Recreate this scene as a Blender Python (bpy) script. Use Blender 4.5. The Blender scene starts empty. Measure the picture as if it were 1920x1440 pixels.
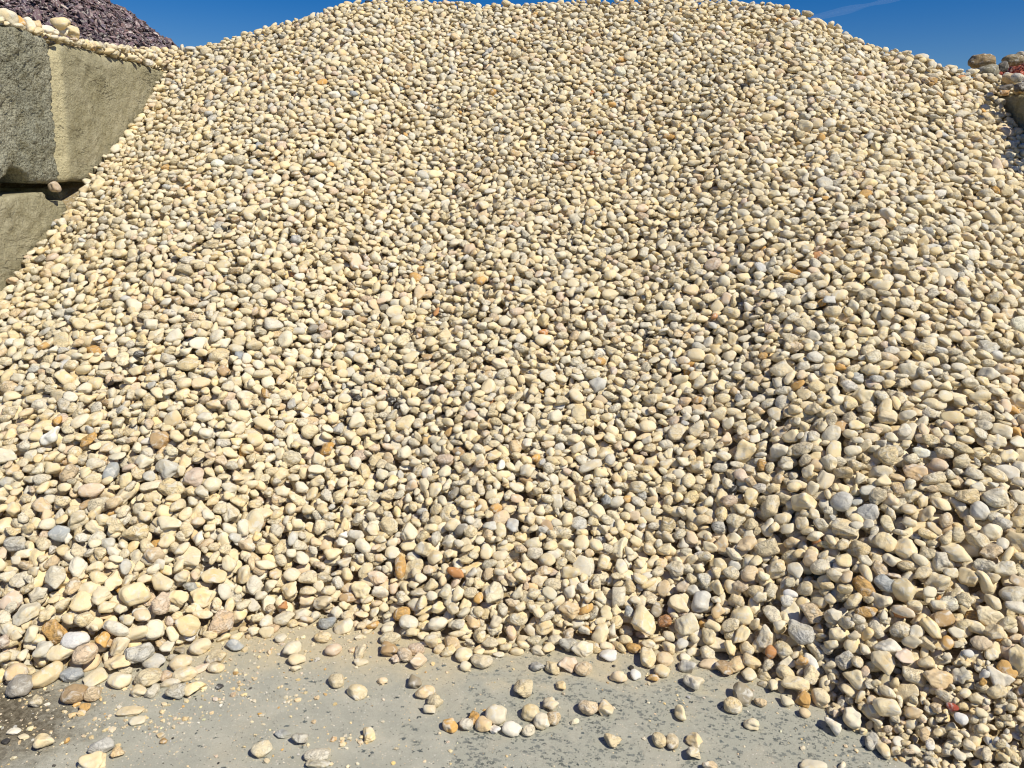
import bpy, bmesh, math, random
import numpy as np

random.seed(7)
rng = np.random.default_rng(7)
scene = bpy.context.scene
COL = scene.collection
rad = math.radians

# ------------------------------------------------------------------ camera
CAM_H, PITCH, ROLL, YAW, FPX = 1.663, rad(14.97), rad(0.93), rad(-2.82), 1440.0
F3 = np.array([math.sin(YAW) * math.cos(PITCH), math.cos(YAW) * math.cos(PITCH), -math.sin(PITCH)])
_r = np.cross(F3, [0, 0, 1.0]); _r /= np.linalg.norm(_r)
_u = np.cross(_r, F3)
R3 = _r * math.cos(ROLL) + _u * math.sin(ROLL)
U3 = -_r * math.sin(ROLL) + _u * math.cos(ROLL)
CAM = np.array([0.0, 0.0, CAM_H])
cd = bpy.data.cameras.new("camera")
cam = bpy.data.objects.new("camera", cd)
COL.objects.link(cam)
from mathutils import Matrix, Vector
cam.matrix_world = Matrix([[R3[0], U3[0], -F3[0], CAM[0]],
                           [R3[1], U3[1], -F3[1], CAM[1]],
                           [R3[2], U3[2], -F3[2], CAM[2]],
                           [0, 0, 0, 1]])
cd.sensor_width = 36.0
cd.lens = 36.0 * FPX / 1920.0
cd.clip_start = 0.05
cd.clip_end = 20000.0
scene.camera = cam

# ------------------------------------------------------------------ world and sun
SUN_DIR = np.array([0.52, -0.345, 0.78]); SUN_DIR /= np.linalg.norm(SUN_DIR)
SUN_EL = math.asin(SUN_DIR[2]); SUN_AZ = math.atan2(SUN_DIR[0], SUN_DIR[1])
world = bpy.data.worlds.new("World")
scene.world = world
world.use_nodes = True
wn = world.node_tree.nodes; wl = world.node_tree.links
wn.clear()
sky = wn.new("ShaderNodeTexSky")
sky.sky_type = 'NISHITA'
sky.sun_disc = False
sky.sun_elevation = SUN_EL
sky.sun_rotation = SUN_AZ
sky.altitude = 0.0
sky.air_density = 1.0
sky.dust_density = 0.3
sky.ozone_density = 3.0
hs = wn.new("ShaderNodeHueSaturation")
hs.inputs["Hue"].default_value = 0.518
hs.inputs["Saturation"].default_value = 1.62
hs.inputs["Value"].default_value = 1.0
bg = wn.new("ShaderNodeBackground")
bg.inputs["Strength"].default_value = 0.08
wo = wn.new("ShaderNodeOutputWorld")
wl.new(sky.outputs[0], hs.inputs["Color"])
wl.new(hs.outputs[0], bg.inputs["Color"])
wl.new(bg.outputs[0], wo.inputs["Surface"])

sd = bpy.data.lights.new("sun", 'SUN')
sd.energy = 4.9
sd.angle = rad(0.53)
sd.color = (1.0, 0.935, 0.80)
sun = bpy.data.objects.new("sun", sd)
COL.objects.link(sun)
sun.rotation_euler = Vector(tuple(SUN_DIR)).to_track_quat('Z', 'Y').to_euler()
sun.location = tuple(SUN_DIR * 40)

scene.view_settings.view_transform = 'Standard'
scene.view_settings.look = 'None'
scene.view_settings.exposure = 0.0
scene.view_settings.gamma = 1.0
scene.view_settings.use_curve_mapping = False
scene.cycles.max_bounces = 6
scene.cycles.diffuse_bounces = 4
scene.cycles.use_denoising = True
scene.cycles.filter_width = 1.1

# ------------------------------------------------------------------ helpers
def lin(c):
    c = np.asarray(c, float) / 255.0
    return np.where(c <= 0.04045, c / 12.92, ((c + 0.055) / 1.055) ** 2.4)

def ray(px, py):
    return R3 * ((px - 960) / FPX) - U3 * ((py - 720) / FPX) + F3

def project(P):
    d = np.asarray(P, float) - CAM
    z = d @ F3
    return 960 + FPX * (d @ R3) / z, 720 - FPX * (d @ U3) / z, z

def link_mesh(name, verts, faces, mat, smooth=True, loc=None, parent=None, colour=None, seed=None):
    me = bpy.data.meshes.new(name)
    verts = np.asarray(verts, np.float32)
    if isinstance(faces, np.ndarray):
        n, k = faces.shape
        me.vertices.add(len(verts)); me.vertices.foreach_set("co", verts.ravel())
        me.loops.add(n * k); me.loops.foreach_set("vertex_index", faces.astype(np.int32).ravel())
        me.polygons.add(n)
        me.polygons.foreach_set("loop_start", np.arange(0, n * k, k, dtype=np.int32))
    else:
        me.from_pydata([tuple(v) for v in verts], [], faces)
    me.update(calc_edges=True)
    me.polygons.foreach_set("use_smooth", np.full(len(me.polygons), bool(smooth)))
    if colour is not None:
        a = me.attributes.new("stone_colour", 'FLOAT_COLOR', 'POINT')
        a.data.foreach_set("color", np.asarray(colour, np.float32).ravel())
    if seed is not None:
        a = me.attributes.new("stone_seed", 'FLOAT_VECTOR', 'POINT')
        a.data.foreach_set("vector", np.asarray(seed, np.float32).ravel())
    if mat is not None:
        me.materials.append(mat)
    o = bpy.data.objects.new(name, me)
    COL.objects.link(o)
    if loc is not None:
        o.location = tuple(float(x) for x in loc)
    if parent is not None:
        o.parent = parent
    return o

def tag(o, label=None, cat=None, group=None, kind=None):
    if label: o["label"] = label
    if cat: o["category"] = cat
    if group: o["group"] = group
    if kind: o["kind"] = kind
    return o

class NT:
    """small node-graph helper"""
    def __init__(self, name):
        self.m = bpy.data.materials.new(name)
        self.m.use_nodes = True
        self.t = self.m.node_tree
        self.t.nodes.clear()
        self.out = self.t.nodes.new("ShaderNodeOutputMaterial")
        self.b = self.t.nodes.new("ShaderNodeBsdfPrincipled")
        self.t.links.new(self.b.outputs[0], self.out.inputs[0])
    def n(self, kind, ins=None, **props):
        x = self.t.nodes.new(kind)
        for k, v in props.items():
            setattr(x, k, v)
        for k, v in (ins or {}).items():
            s = x.inputs[k]
            if hasattr(v, "is_output") or isinstance(v, bpy.types.NodeSocket):
                self.t.links.new(v, s)
            else:
                s.default_value = v
        return x
    def noise(self, vec, scale, detail=4, rough=0.55, dist=0.0):
        return self.n("ShaderNodeTexNoise", {"Vector": vec, "Scale": scale, "Detail": detail, "Roughness": rough, "Distortion": dist}).outputs["Fac"]
    def math(self, op, a, b=0.0, clamp=False):
        x = self.n("ShaderNodeMath", {0: a, 1: b}, operation=op)
        x.use_clamp = clamp
        return x.outputs[0]
    def ramp(self, v, lo, hi, a=0.0, b=1.0):
        return self.n("ShaderNodeMapRange", {"Value": v, "From Min": lo, "From Max": hi, "To Min": a, "To Max": b}, interpolation_type='SMOOTHSTEP').outputs[0]
    def mix(self, f, a, b, mode='MIX'):
        x = self.n("ShaderNodeMix", data_type='RGBA', blend_type=mode)
        for sock, v in ((x.inputs[0], f), (x.inputs[6], a), (x.inputs[7], b)):
            if isinstance(v, bpy.types.NodeSocket):
                self.t.links.new(v, sock)
            elif sock == x.inputs[0]:
                sock.default_value = v
            else:
                sock.default_value = (*[float(q) for q in v], 1.0) if len(v) == 3 else v
        return x.outputs[2]
    def setb(self, **kw):
        for k, v in kw.items():
            s = self.b.inputs[k.replace("_", " ")]
            if isinstance(v, bpy.types.NodeSocket):
                self.t.links.new(v, s)
            else:
                s.default_value = v

ALB = 1 / 1.08
def alb(*c):
    return tuple(float(x) for x in lin(c) * ALB)

# ------------------------------------------------------------------ materials
def stone_material(name="pebble_stone", bump=0.8, vein=0.6):
    g = NT(name)
    col = g.n("ShaderNodeAttribute", attribute_name="stone_colour")
    sdv = g.n("ShaderNodeAttribute", attribute_name="stone_seed")
    tc = g.n("ShaderNodeTexCoord")
    p = g.n("ShaderNodeVectorMath", {0: tc.outputs["Object"], 1: sdv.outputs["Vector"]}, operation='ADD').outputs[0]
    rnd = col.outputs["Alpha"]
    big = g.noise(p, 16, 3, 0.6)
    mid = g.noise(p, 36, 5, 0.62, 0.7)
    fine = g.noise(p, 150, 3, 0.6)
    # stretched noise gives the bedding streaks of the rougher stones
    st = g.n("ShaderNodeMapping", {"Vector": p, "Rotation": (0.6, 0.4, 0.2), "Scale": (1.0, 1.0, 4.2)}).outputs[0]
    streak = g.noise(st, 26, 5, 0.6, 1.1)
    c0 = col.outputs["Color"]
    warm = g.mix(1.0, c0, (1.02, 0.93, 0.76), 'MULTIPLY')
    c1 = g.mix(g.ramp(big, 0.45, 0.72), c0, warm)
    pale = g.mix(0.7, c0, alb(228, 224, 210))
    c2 = g.mix(g.ramp(mid, 0.50, 0.68), c1, pale)
    # grey staining and dark hairlines in the pitted stones
    grey = g.mix(1.0, c0, (0.60, 0.60, 0.62), 'MULTIPLY')
    amt = g.math('MULTIPLY', g.ramp(streak, 0.50, 0.66), g.ramp(rnd, 0.15, 0.85, 0.0, vein))
    c3 = g.mix(amt, c2, grey)
    hair = g.math('ABSOLUTE', g.math('SUBTRACT', mid, 0.5))
    hl = g.math('MULTIPLY', g.ramp(hair, 0.0, 0.025, 1.0, 0.0), g.ramp(rnd, 0.4, 1.0, 0.0, 0.7))
    c4 = g.mix(hl, c3, (0.17, 0.14, 0.10))
    sp = g.ramp(fine, 0.28, 0.42, 0.88, 1.0)
    c5 = g.mix(1.0, c4, g.n("ShaderNodeCombineColor", {0: sp, 1: sp, 2: sp}).outputs[0], 'MULTIPLY')
    hgt = g.math('ADD', g.math('MULTIPLY', mid, g.ramp(rnd, 0.2, 1.0, 0.35, 1.7)), g.math('MULTIPLY', fine, 0.16))
    hgt = g.math('ADD', hgt, g.math('MULTIPLY', streak, g.ramp(rnd, 0.4, 1.0, 0.0, 1.0)))
    bp = g.n("ShaderNodeBump", {"Strength": bump, "Distance": 0.010, "Height": hgt}).outputs[0]
    g.setb(Base_Color=c5, Roughness=0.82, Normal=bp, Specular_IOR_Level=0.25)
    return g.m

def slab_material():
    g = NT("concrete_slab")
    geo = g.n("ShaderNodeNewGeometry")
    P = geo.outputs["Position"]
    xyz = g.n("ShaderNodeSeparateXYZ", {0: P})
    X, Y = xyz.outputs[0], xyz.outputs[1]
    n1 = g.noise(P, 2.3, 4, 0.6)
    n2 = g.noise(P, 9.0, 5, 0.6)
    n3 = g.noise(P, 60.0, 4, 0.7)
    n4 = g.noise(P, 320.0, 3, 0.7)
    base = g.mix(g.ramp(n2, 0.35, 0.7), alb(172, 171, 156), alb(188, 185, 168))
    base = g.mix(g.ramp(n1, 0.45, 0.7, 0, 0.6), base, alb(188, 179, 155))
    drift = g.ramp(g.math('ADD', Y, g.math('MULTIPLY', g.math('SUBTRACT', n2, 0.5), 0.35)), 2.18, 2.40, 0.0, 0.75)
    drift = g.math('MULTIPLY', drift, g.ramp(Y, 2.7, 3.3, 1.0, 0.0))
    base = g.mix(drift, base, alb(204, 190, 156))
    # where the dust has been scraped off the dark stone in the concrete shows
    edge = g.math('ADD', X, g.math('MULTIPLY', g.math('SUBTRACT', n3, 0.5), 0.05))
    scraped = g.ramp(edge, -0.262, -0.238)
    n5 = g.noise(P, 5.2, 3, 0.55, 0.4)
    patch = g.math('MULTIPLY', scraped, g.ramp(n5, 0.40, 0.50))
    left = g.math('MULTIPLY', g.ramp(g.noise(P, 4.1, 3, 0.6, 0.3), 0.63, 0.68), g.ramp(X, -0.9, -0.5))
    patch = g.math('MAXIMUM', patch, left)
    patch = g.math('MULTIPLY', patch, g.ramp(X, 0.85, 1.25, 1.0, 0.35))
    patch = g.math('MULTIPLY', patch, g.math('SUBTRACT', 1.0, g.math('MULTIPLY', drift, 0.8)))
    base = g.mix(patch, base, alb(174, 173, 157))
    flat = g.n("ShaderNodeMapping", {"Vector": P, "Rotation": (0, 0, 0.25), "Scale": (70.0, 88.0, 0.01)}).outputs[0]
    wob = g.n("ShaderNodeTexNoise", {"Vector": P, "Scale": 120.0, "Detail": 2.0}).outputs["Color"]
    flat = g.n("ShaderNodeVectorMath", {0: flat, 1: g.n("ShaderNodeVectorMath", {0: wob, 3: 1.7}, operation='SCALE').outputs[0]}, operation='ADD').outputs[0]
    vo = g.n("ShaderNodeTexVoronoi", {"Vector": flat, "Scale": 1.0, "Randomness": 1.0}, feature='F1')
    vr = g.n("ShaderNodeSeparateColor", {0: vo.outputs["Color"]})
    radius = g.ramp(vr.outputs[0], 0.10, 0.95, 0.0, 0.64)
    fleck = g.ramp(g.math('SUBTRACT', radius, vo.outputs["Distance"]), 0.0, 0.10)
    few = g.math('GREATER_THAN', vr.outputs[1], 0.955)
    clus = g.ramp(g.noise(P, 17.0, 4, 0.7), 0.32, 0.46)
    fl = g.math('MULTIPLY', fleck, g.math('MAXIMUM', g.math('MULTIPLY', g.math('MULTIPLY', patch, clus), 0.75), few))
    fcol = g.mix(vr.outputs[2], alb(58, 66, 68), alb(114, 120, 116))
    base = g.mix(fl, base, fcol)
    # pale and tan grains
    flat2 = g.n("ShaderNodeMapping", {"Vector": P, "Scale": (170.0, 170.0, 0.01)}).outputs[0]
    vo2 = g.n("ShaderNodeTexVoronoi", {"Vector": flat2, "Scale": 1.0}, feature='F1')
    v2 = g.n("ShaderNodeSeparateColor", {0: vo2.outputs["Color"]})
    grain = g.math('MULTIPLY', g.math('GREATER_THAN', v2.outputs[0], 0.88), g.ramp(vo2.outputs["Distance"], 0.25, 0.4, 1.0, 0.0))
    base = g.mix(g.math('MULTIPLY', grain, g.math('SUBTRACT', 1.0, patch)), base, g.mix(v2.outputs[1], alb(214, 190, 150), alb(226, 222, 210)))
    dark = g.math('MULTIPLY', g.math('LESS_THAN', v2.outputs[0], 0.06), g.ramp(vo2.outputs["Distance"], 0.3, 0.45, 1.0, 0.0))
    base = g.mix(g.math('MULTIPLY', dark, 0.75), base, alb(70, 70, 66))
    # brown soil in the near left corner
    dx = g.math('ADD', X, 1.80); dy = g.math('SUBTRACT', Y, 1.93)
    d = g.math('SQRT', g.math('ADD', g.math('MULTIPLY', dx, dx), g.math('MULTIPLY', g.math('MULTIPLY', dy, dy), 2.2)))
    d = g.math('ADD', d, g.math('MULTIPLY', g.math('SUBTRACT', n2, 0.5), 0.45))
    d = g.math('ADD', d, g.math('MULTIPLY', g.math('SUBTRACT', n3, 0.5), 0.16))
    soil = g.mix(g.ramp(n3, 0.35, 0.7), alb(84, 74, 56), alb(136, 126, 104))
    base = g.mix(g.ramp(d, 0.16, 0.52, 0.95, 0.0), base, soil)
    mott = g.ramp(n4, 0.25, 0.75, 0.76, 1.14)
    mott = g.math('MULTIPLY', mott, g.ramp(n3, 0.2, 0.8, 0.92, 1.06))
    base = g.mix(1.0, base, g.n("ShaderNodeCombineColor", {0: mott, 1: mott, 2: mott}).outputs[0], 'MULTIPLY')
    h = g.math('ADD', g.math('MULTIPLY', n4, 0.5), g.math('MULTIPLY', n3, 0.8))
    h = g.math('SUBTRACT', h, g.math('MULTIPLY', fl, 0.35))
    bp = g.n("ShaderNodeBump", {"Strength": 0.5, "Distance": 0.004, "Height": h}).outputs[0]
    g.setb(Base_Color=base, Roughness=0.9, Normal=bp, Specular_IOR_Level=0.2)
    return g.m

def block_material(name, ca, cb, coarse, worn=None):
    g = NT(name)
    tc = g.n("ShaderNodeTexCoord")
    P = tc.outputs["Object"]
    n1 = g.noise(P, 2.2, 4, 0.6)
    n2 = g.noise(P, 11, 5, 0.65)
    n3 = g.noise(P, 75, 3, 0.6, 0.3)
    n4 = g.noise(P, 190, 3, 0.7)
    vo = g.n("ShaderNodeTexVoronoi", {"Vector": P, "Scale": 62.0, "Randomness": 1.0}, feature='F1')
    c = g.mix(g.ramp(n1, 0.35, 0.68), ca, cb)
    c = g.mix(g.ramp(n2, 0.45, 0.7, 0.0, 0.5), c, alb(142, 134, 100))
    st = g.n("ShaderNodeMapping", {"Vector": P, "Scale": (9.0, 9.0, 0.7)}).outputs[0]
    c = g.mix(g.ramp(g.noise(st, 1.6, 4, 0.6), 0.52, 0.75, 0.0, 0.30), c, alb(116, 110, 84))
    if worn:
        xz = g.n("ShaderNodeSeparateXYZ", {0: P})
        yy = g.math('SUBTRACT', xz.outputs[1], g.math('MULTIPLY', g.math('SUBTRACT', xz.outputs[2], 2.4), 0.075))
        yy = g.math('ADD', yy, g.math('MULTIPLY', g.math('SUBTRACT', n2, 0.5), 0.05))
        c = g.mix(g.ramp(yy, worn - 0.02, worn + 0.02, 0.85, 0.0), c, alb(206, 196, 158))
    pit = g.ramp(n3, 0.32, 0.50, 1.0 - 0.45 * coarse, 1.0)
    gr = g.ramp(n4, 0.3, 0.7, 0.82, 1.12)
    pit = g.math('MULTIPLY', pit, gr)
    c = g.mix(1.0, c, g.n("ShaderNodeCombineColor", {0: pit, 1: pit, 2: pit}).outputs[0], 'MULTIPLY')
    h = g.math('ADD', g.math('MULTIPLY', n3, 1.0), g.math('MULTIPLY', n4, 0.4))
    h = g.math('SUBTRACT', h, g.math('MULTIPLY', vo.outputs["Distance"], 0.5 * coarse))
    h = g.math('ADD', h, g.math('MULTIPLY', n2, 0.7))
    # form lines and a few cracks
    ln = g.n("ShaderNodeMapping", {"Vector": P, "Rotation": (0.10, 0, 0), "Scale": (1.0, 0.8, 3.4)}).outputs[0]
    cr = g.math('ABSOLUTE', g.math('SUBTRACT', g.noise(ln, 2.1, 5, 0.6, 0.5), 0.5))
    cr = g.math('MULTIPLY', g.ramp(cr, 0.0, 0.010, 1.0, 0.0), g.ramp(g.noise(P, 3.1, 2, 0.5), 0.50, 0.60))
    c = g.mix(g.math('MULTIPLY', cr, 0.55), c, alb(70, 64, 48))
    h = g.math('SUBTRACT', h, g.math('MULTIPLY', cr, 0.9))
    bp = g.n("ShaderNodeBump", {"Strength": 0.55 + 0.45 * coarse, "Distance": 0.010 + 0.014 * coarse, "Height": h}).outputs[0]
    g.setb(Base_Color=c, Roughness=0.92, Normal=bp, Specular_IOR_Level=0.15)
    return g.m

M_PEB = stone_material()
M_BOULDER = stone_material("boulder_stone", 0.6, 0.8)
M_SLATE = stone_material("slate_stone", 0.35, 0.3)
M_SLAB = slab_material()
M_BLOCK_ROUGH = block_material("rough_concrete", alb(170, 169, 148), alb(196, 192, 168), 1.0)
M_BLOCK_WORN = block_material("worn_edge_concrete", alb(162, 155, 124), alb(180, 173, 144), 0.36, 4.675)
M_BLOCK_SMOOTH = block_material("smooth_concrete", alb(162, 155, 124), alb(180, 173, 144), 0.36)

# ------------------------------------------------------------------ ground
WALL_X, WALL_TOP = -2.889, 2.40
RW_X, RW_TOP = 3.00, 2.26
o = link_mesh("ground", [(-300, -300, 0), (300, -300, 0), (300, 300, 0), (-300, 300, 0)], [(0, 1, 2, 3)], M_SLAB, smooth=False)
tag(o, "dusty grey concrete yard slab with dark flecks in front of the pebbles", kind="structure")

# ------------------------------------------------------------------ the shape of the heap
TOE_X = [-4.0, -2.9, -2.3, -1.85, -1.62, -1.43, -1.19, -0.94, -0.6, -0.3, 0.0, 0.2, 0.45, 0.7, 0.94, 1.06, 1.3, 1.7, 2.3, 3.0, 4.0]
TOE_Y = [1.95, 1.98, 2.05, 2.08, 2.13, 2.18, 2.36, 2.52, 2.52, 2.38, 2.42, 2.44, 2.46, 2.34, 2.17, 1.98, 1.78, 1.50, 1.25, 1.15, 1.1]
CR_X = [-4.5, -2.889, -2.0, -1.0, 0.5, 1.4, 2.0, 2.5, 3.0, 4.0]
CR_Y = [6.0, 6.15, 6.25, 6.5, 6.5, 6.4, 6.2, 6.0, 5.8, 5.8]
SIL_PX = [200, 330, 385, 440, 500, 560, 600, 650, 720, 800, 900, 1000, 1100, 1200, 1320, 1450, 1500, 1560, 1600, 1640, 1690, 1730, 1760, 1800, 1850, 1900]
SIL_PY = [90, 98, 92, 78, 58, 42, 30, 12, 6, 8, 14, 12, 10, 7, 5, 14, 30, 54, 78, 97, 103, 112, 128, 133, 139, 152]
# crest line in the world: where the lines of sight to the silhouette meet the crest's depth
_cx, _cz = [], []
for a, b in zip(SIL_PX, SIL_PY):
    d = ray(a, b)
    yy = 6.2
    for _ in range(8):
        P = CAM + d * (yy / d[1]); yy = np.interp(P[0], CR_X, CR_Y)
    P = CAM + d * (yy / d[1])
    _cx.append(P[0]); _cz.append(P[2] + 0.034)
_cx = np.array(_cx); _cz = np.array(_cz)

def smooth_noise(x, y):
    return (0.5 * np.sin(2.3 * x + 1.1 * np.sin(1.7 * y + 0.4)) * np.sin(2.9 * y + 0.8 * np.sin(1.9 * x)) +
            0.35 * np.sin(5.1 * x + 2.0 + 1.3 * np.sin(3.7 * y)) * np.sin(4.3 * y + 1.0) +
            0.25 * np.sin(9.7 * x + 0.5 + np.sin(6.1 * y)) * np.sin(8.9 * y + 2.2 + np.sin(7.3 * x)))

def heap(x, y):
    """height of the pebble surface over the yard (negative in front of the toe)"""
    y0 = np.interp(x, TOE_X, TOE_Y)
    yc = np.interp(x, CR_X, CR_Y)
    zc = np.interp(x, _cx, _cz)
    p = np.interp(x, [-2.9, -1.0, 1.0, 2.0, 3.0], [1.0, 1.03, 1.08, 1.2, 1.38])
    t = (y - y0) / (yc - y0)
    front = zc * np.sign(t) * np.abs(t) ** p
    back = zc - 0.30 * np.maximum(y - yc, 0) - 0.25 * np.maximum(y - yc - 0.25, 0)
    h = np.where(t < 1, front, back)
    h = h - 0.13 * np.clip((x - 2.5) / 0.5, 0, 1) ** 2 * np.clip((t - 0.5) * 3, 0, 1) * np.clip((1.02 - t) * 12, 0, 1)
    h = h - 0.10 * np.clip((-2.35 - x) / 0.45, 0, 1) * np.clip((0.98 - t) * 6, 0, 1)
    amp = 0.014 * np.clip(t * 3, 0, 1) * np.clip((1.0 - t) * 5, 0, 1)
    return h + amp * smooth_noise(x, y)

# tilted frame in which the stones are laid down: u = x, v up the slope, w out of the slope
TH = rad(33.0)
CT, ST = math.cos(TH), math.sin(TH)
def to_world(u, v, w):
    return np.stack([u + 0 * w, v * CT - w * ST, v * ST + w * CT], -1)
def to_tilt(P):
    P = np.asarray(P, float)
    return P[..., 0], P[..., 1] * CT + P[..., 2] * ST, -P[..., 1] * ST + P[..., 2] * CT
BT = np.array([[1, 0, 0], [0, CT, -ST], [0, ST, CT]])        # columns u, v, w in world axes

RES = 0.006
U0, U1, V0, V1 = -3.45, 3.55, 1.20, 7.55
NU, NV = int((U1 - U0) / RES), int((V1 - V0) / RES)
# base sheet, solved coarsely and interpolated up
cu = np.linspace(U0, U1, 360); cv = np.linspace(V0, V1, 330)
GU, GV = np.meshgrid(cu, cv, indexing='ij')
UNDER = 0.066
def sheet(fn):
    lo = np.full(GU.shape, -5.0); hi = np.full(GU.shape, 3.0)
    for _ in range(26):
        m = 0.5 * (lo + hi)
        up = GV * ST + m * CT > fn(GU, GV * CT - m * ST)
        hi = np.where(up, m, hi); lo = np.where(up, lo, m)
    return 0.5 * (lo + hi)
base_c = sheet(lambda x, y: np.maximum(heap(x, y) - UNDER, 0.0))
def upsample(A):
    iu = (np.arange(NU) + 0.5) * RES / (U1 - U0) * (len(cu) - 1)
    iv = (np.arange(NV) + 0.5) * RES / (V1 - V0) * (len(cv) - 1)
    a = np.clip(iu.astype(int), 0, len(cu) - 2); fa = (iu - a)[:, None]
    b = np.clip(iv.astype(int), 0, len(cv) - 2); fb = (iv - b)[None, :]
    return ((A[a][:, b] * (1 - fa) + A[a + 1][:, b] * fa) * (1 - fb) + (A[a][:, b + 1] * (1 - fa) + A[a + 1][:, b + 1] * fa) * fb)
B = upsample(base_c)
uu = (U0 + (np.arange(NU) + 0.5) * RES)
vv = (V0 + (np.arange(NV) + 0.5) * RES)
UU = np.broadcast_to(uu[:, None], (NU, NV)); VV = np.broadcast_to(vv[None, :], (NU, NV))
# limit on how far a stone's centre may sit above the base, and where stones may lie at all
YB = VV * CT - B * ST
ZH = heap(UU, YB)
LIMIT = np.full((NU, NV), 0.066)
LIMIT = np.where(ZH < 0.14, np.clip(0.018 + 0.42 * ZH, 0.020, 0.062), LIMIT)
ALLOW = ZH > 0.012
yc_ = np.interp(uu, CR_X, CR_Y)[:, None]
ALLOW &= YB < yc_ + 0.55
# the wall tops
for side in (0, 1):
    top = WALL_TOP if side == 0 else RW_TOP
    cells = (uu < WALL_X) if side == 0 else (uu > RW_X)
    w_top = (top - VV * ST) / CT
    y_top = VV * CT - w_top * ST
    wall = cells[:, None] & (y_top > 2.9)
    deep = np.maximum(B, w_top)
    on_top = wall & (w_top >= B - 0.02)
    B = np.where(wall, deep, B)
    if side == 0:
        lim = np.clip(0.022 + (y_top - 4.7) * 0.075, 0.022, 0.11) * np.clip((UU + 3.36) / 0.12, 0, 1)
        ok = on_top & (UU > -3.24) & (y_top > 3.6)
    else:
        lim = np.where(y_top > 5.75, 0.13, 0.035)
        ok = on_top & (UU < 3.32) & (y_top > 4.6)
    LIMIT = np.where(on_top, lim, LIMIT)
    ALLOW = np.where(on_top, ok, ALLOW)
YB = VV * CT - B * ST; ZB = VV * ST + B * CT
PXc, PYc, DZ = project(np.stack([UU, YB, ZB], -1))
ALLOW &= (PXc > -230) & (PXc < 2150) & (PYc > -120) & (PYc < 1560)
# local normals of the base (tilted frame), from the coarse sheet
gu, gv = np.gradient(base_c, cu[1] - cu[0], cv[1] - cv[0])
NRU, NRV = -gu, -gv

def fine_zone(px, py):
    """1 inside the spill of finer pebbles at the lower right"""
    return float(np.clip((px - 1462 + (py - 1330) * 0.9) / 80, 0, 1) * np.clip((py - 1182 - max(0, 1700 - px) * 0.30) / 40, 0, 1))
def size_at(px, py):
    """mean long diameter of the stones, in metres, over the picture"""
    s = np.interp(py, [0, 350, 700, 1000, 1250], [0.057, 0.056, 0.057, 0.059, 0.060])
    s *= np.interp(px, [300, 900, 1300, 1900], [1.04, 0.96, 1.0, 1.18])
    return s * (1 - 0.54 * fine_zone(px, py))

# ------------------------------------------------------------------ stone shapes
def icodirs(sub):
    bm = bmesh.new(); bmesh.ops.create_icosphere(bm, subdivisions=sub, radius=1)
    v = np.array([x.co[:] for x in bm.verts]); f = np.array([[q.index for q in x.verts] for x in bm.faces]); bm.free()
    return v / np.linalg.norm(v, axis=1)[:, None], f
def cubedirs(n):
    bm = bmesh.new(); bmesh.ops.create_cube(bm, size=2)
    bmesh.ops.subdivide_edges(bm, edges=bm.edges[:], cuts=n - 1, use_grid_fill=True)
    bmesh.ops.triangulate(bm, faces=bm.faces[:])
    v = np.array([x.co[:] for x in bm.verts]); f = np.array([[q.index for q in x.verts] for x in bm.faces]); bm.free()
    v = np.tan(v * 0.785)
    return v / np.linalg.norm(v, axis=1)[:, None], f
LODS = [icodirs(4), icodirs(3), cubedirs(4), icodirs(2), icodirs(1)]
SHAPES = {'e': [], 'a': [], 'q': [], 'f': [], 't': [], 'l': []}
def make_shape(kind, r):
    n = {'e': 6, 'l': 6, 'f': 7, 'a': 10, 'q': 7, 't': 6}[kind]
    pl = r.normal(size=(n, 3)); pl /= np.linalg.norm(pl, axis=1)[:, None]
    off = r.uniform(*{'e': (0.76, 0.98), 'l': (0.78, 0.98), 'f': (0.68, 0.95), 'a': (0.50, 0.82), 'q': (0.68, 0.93), 't': (0.44, 0.72)}[kind], size=n)
    k = {'e': 18, 'l': 18, 'f': 26, 'a': 44, 'q': 36, 't': 50}[kind]
    fr = r.normal(size=(6, 3)) * np.array([1.6, 1.6, 2.6, 3.2, 4.4, 6.0])[:, None]
    ph = r.uniform(0, 6.28, 6)
    am = np.array([0.075, 0.07, 0.06, 0.045, 0.034, 0.024]) * {'e': 0.75, 'l': 0.8, 'f': 0.9, 'a': 1.25, 'q': 0.9, 't': 1.0}[kind]
    pq = {'e': 2.15, 'l': 2.4, 'f': 2.3, 'a': 2.3, 'q': 3.6, 't': 2.2}[kind]
    out = []
    for d, f in LODS:
        base = 1.0 / (np.abs(d) ** pq).sum(1) ** (1 / pq)
        acc = base ** -k
        for i in range(n):
            c = np.maximum(d @ pl[i], 0.02)
            acc = acc + (off[i] / c) ** -k
        rr = acc ** (-1 / k)
        rr = rr * (1 + (am[None] * np.cos(d @ fr.T + ph)).sum(1))
        out.append(d * rr[:, None])
    ref = out[0]
    mn, mx = ref.min(0), ref.max(0)
    return [(q - (mn + mx) / 2) / ((mx - mn) / 2) for q in out]
_sr = np.random.default_rng(3)
for kd, cnt in (('e', 16), ('a', 18), ('q', 8), ('f', 10), ('t', 8), ('l', 8)):
    for _ in range(cnt):
        SHAPES[kd].append(make_shape(kd, _sr))

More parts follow.
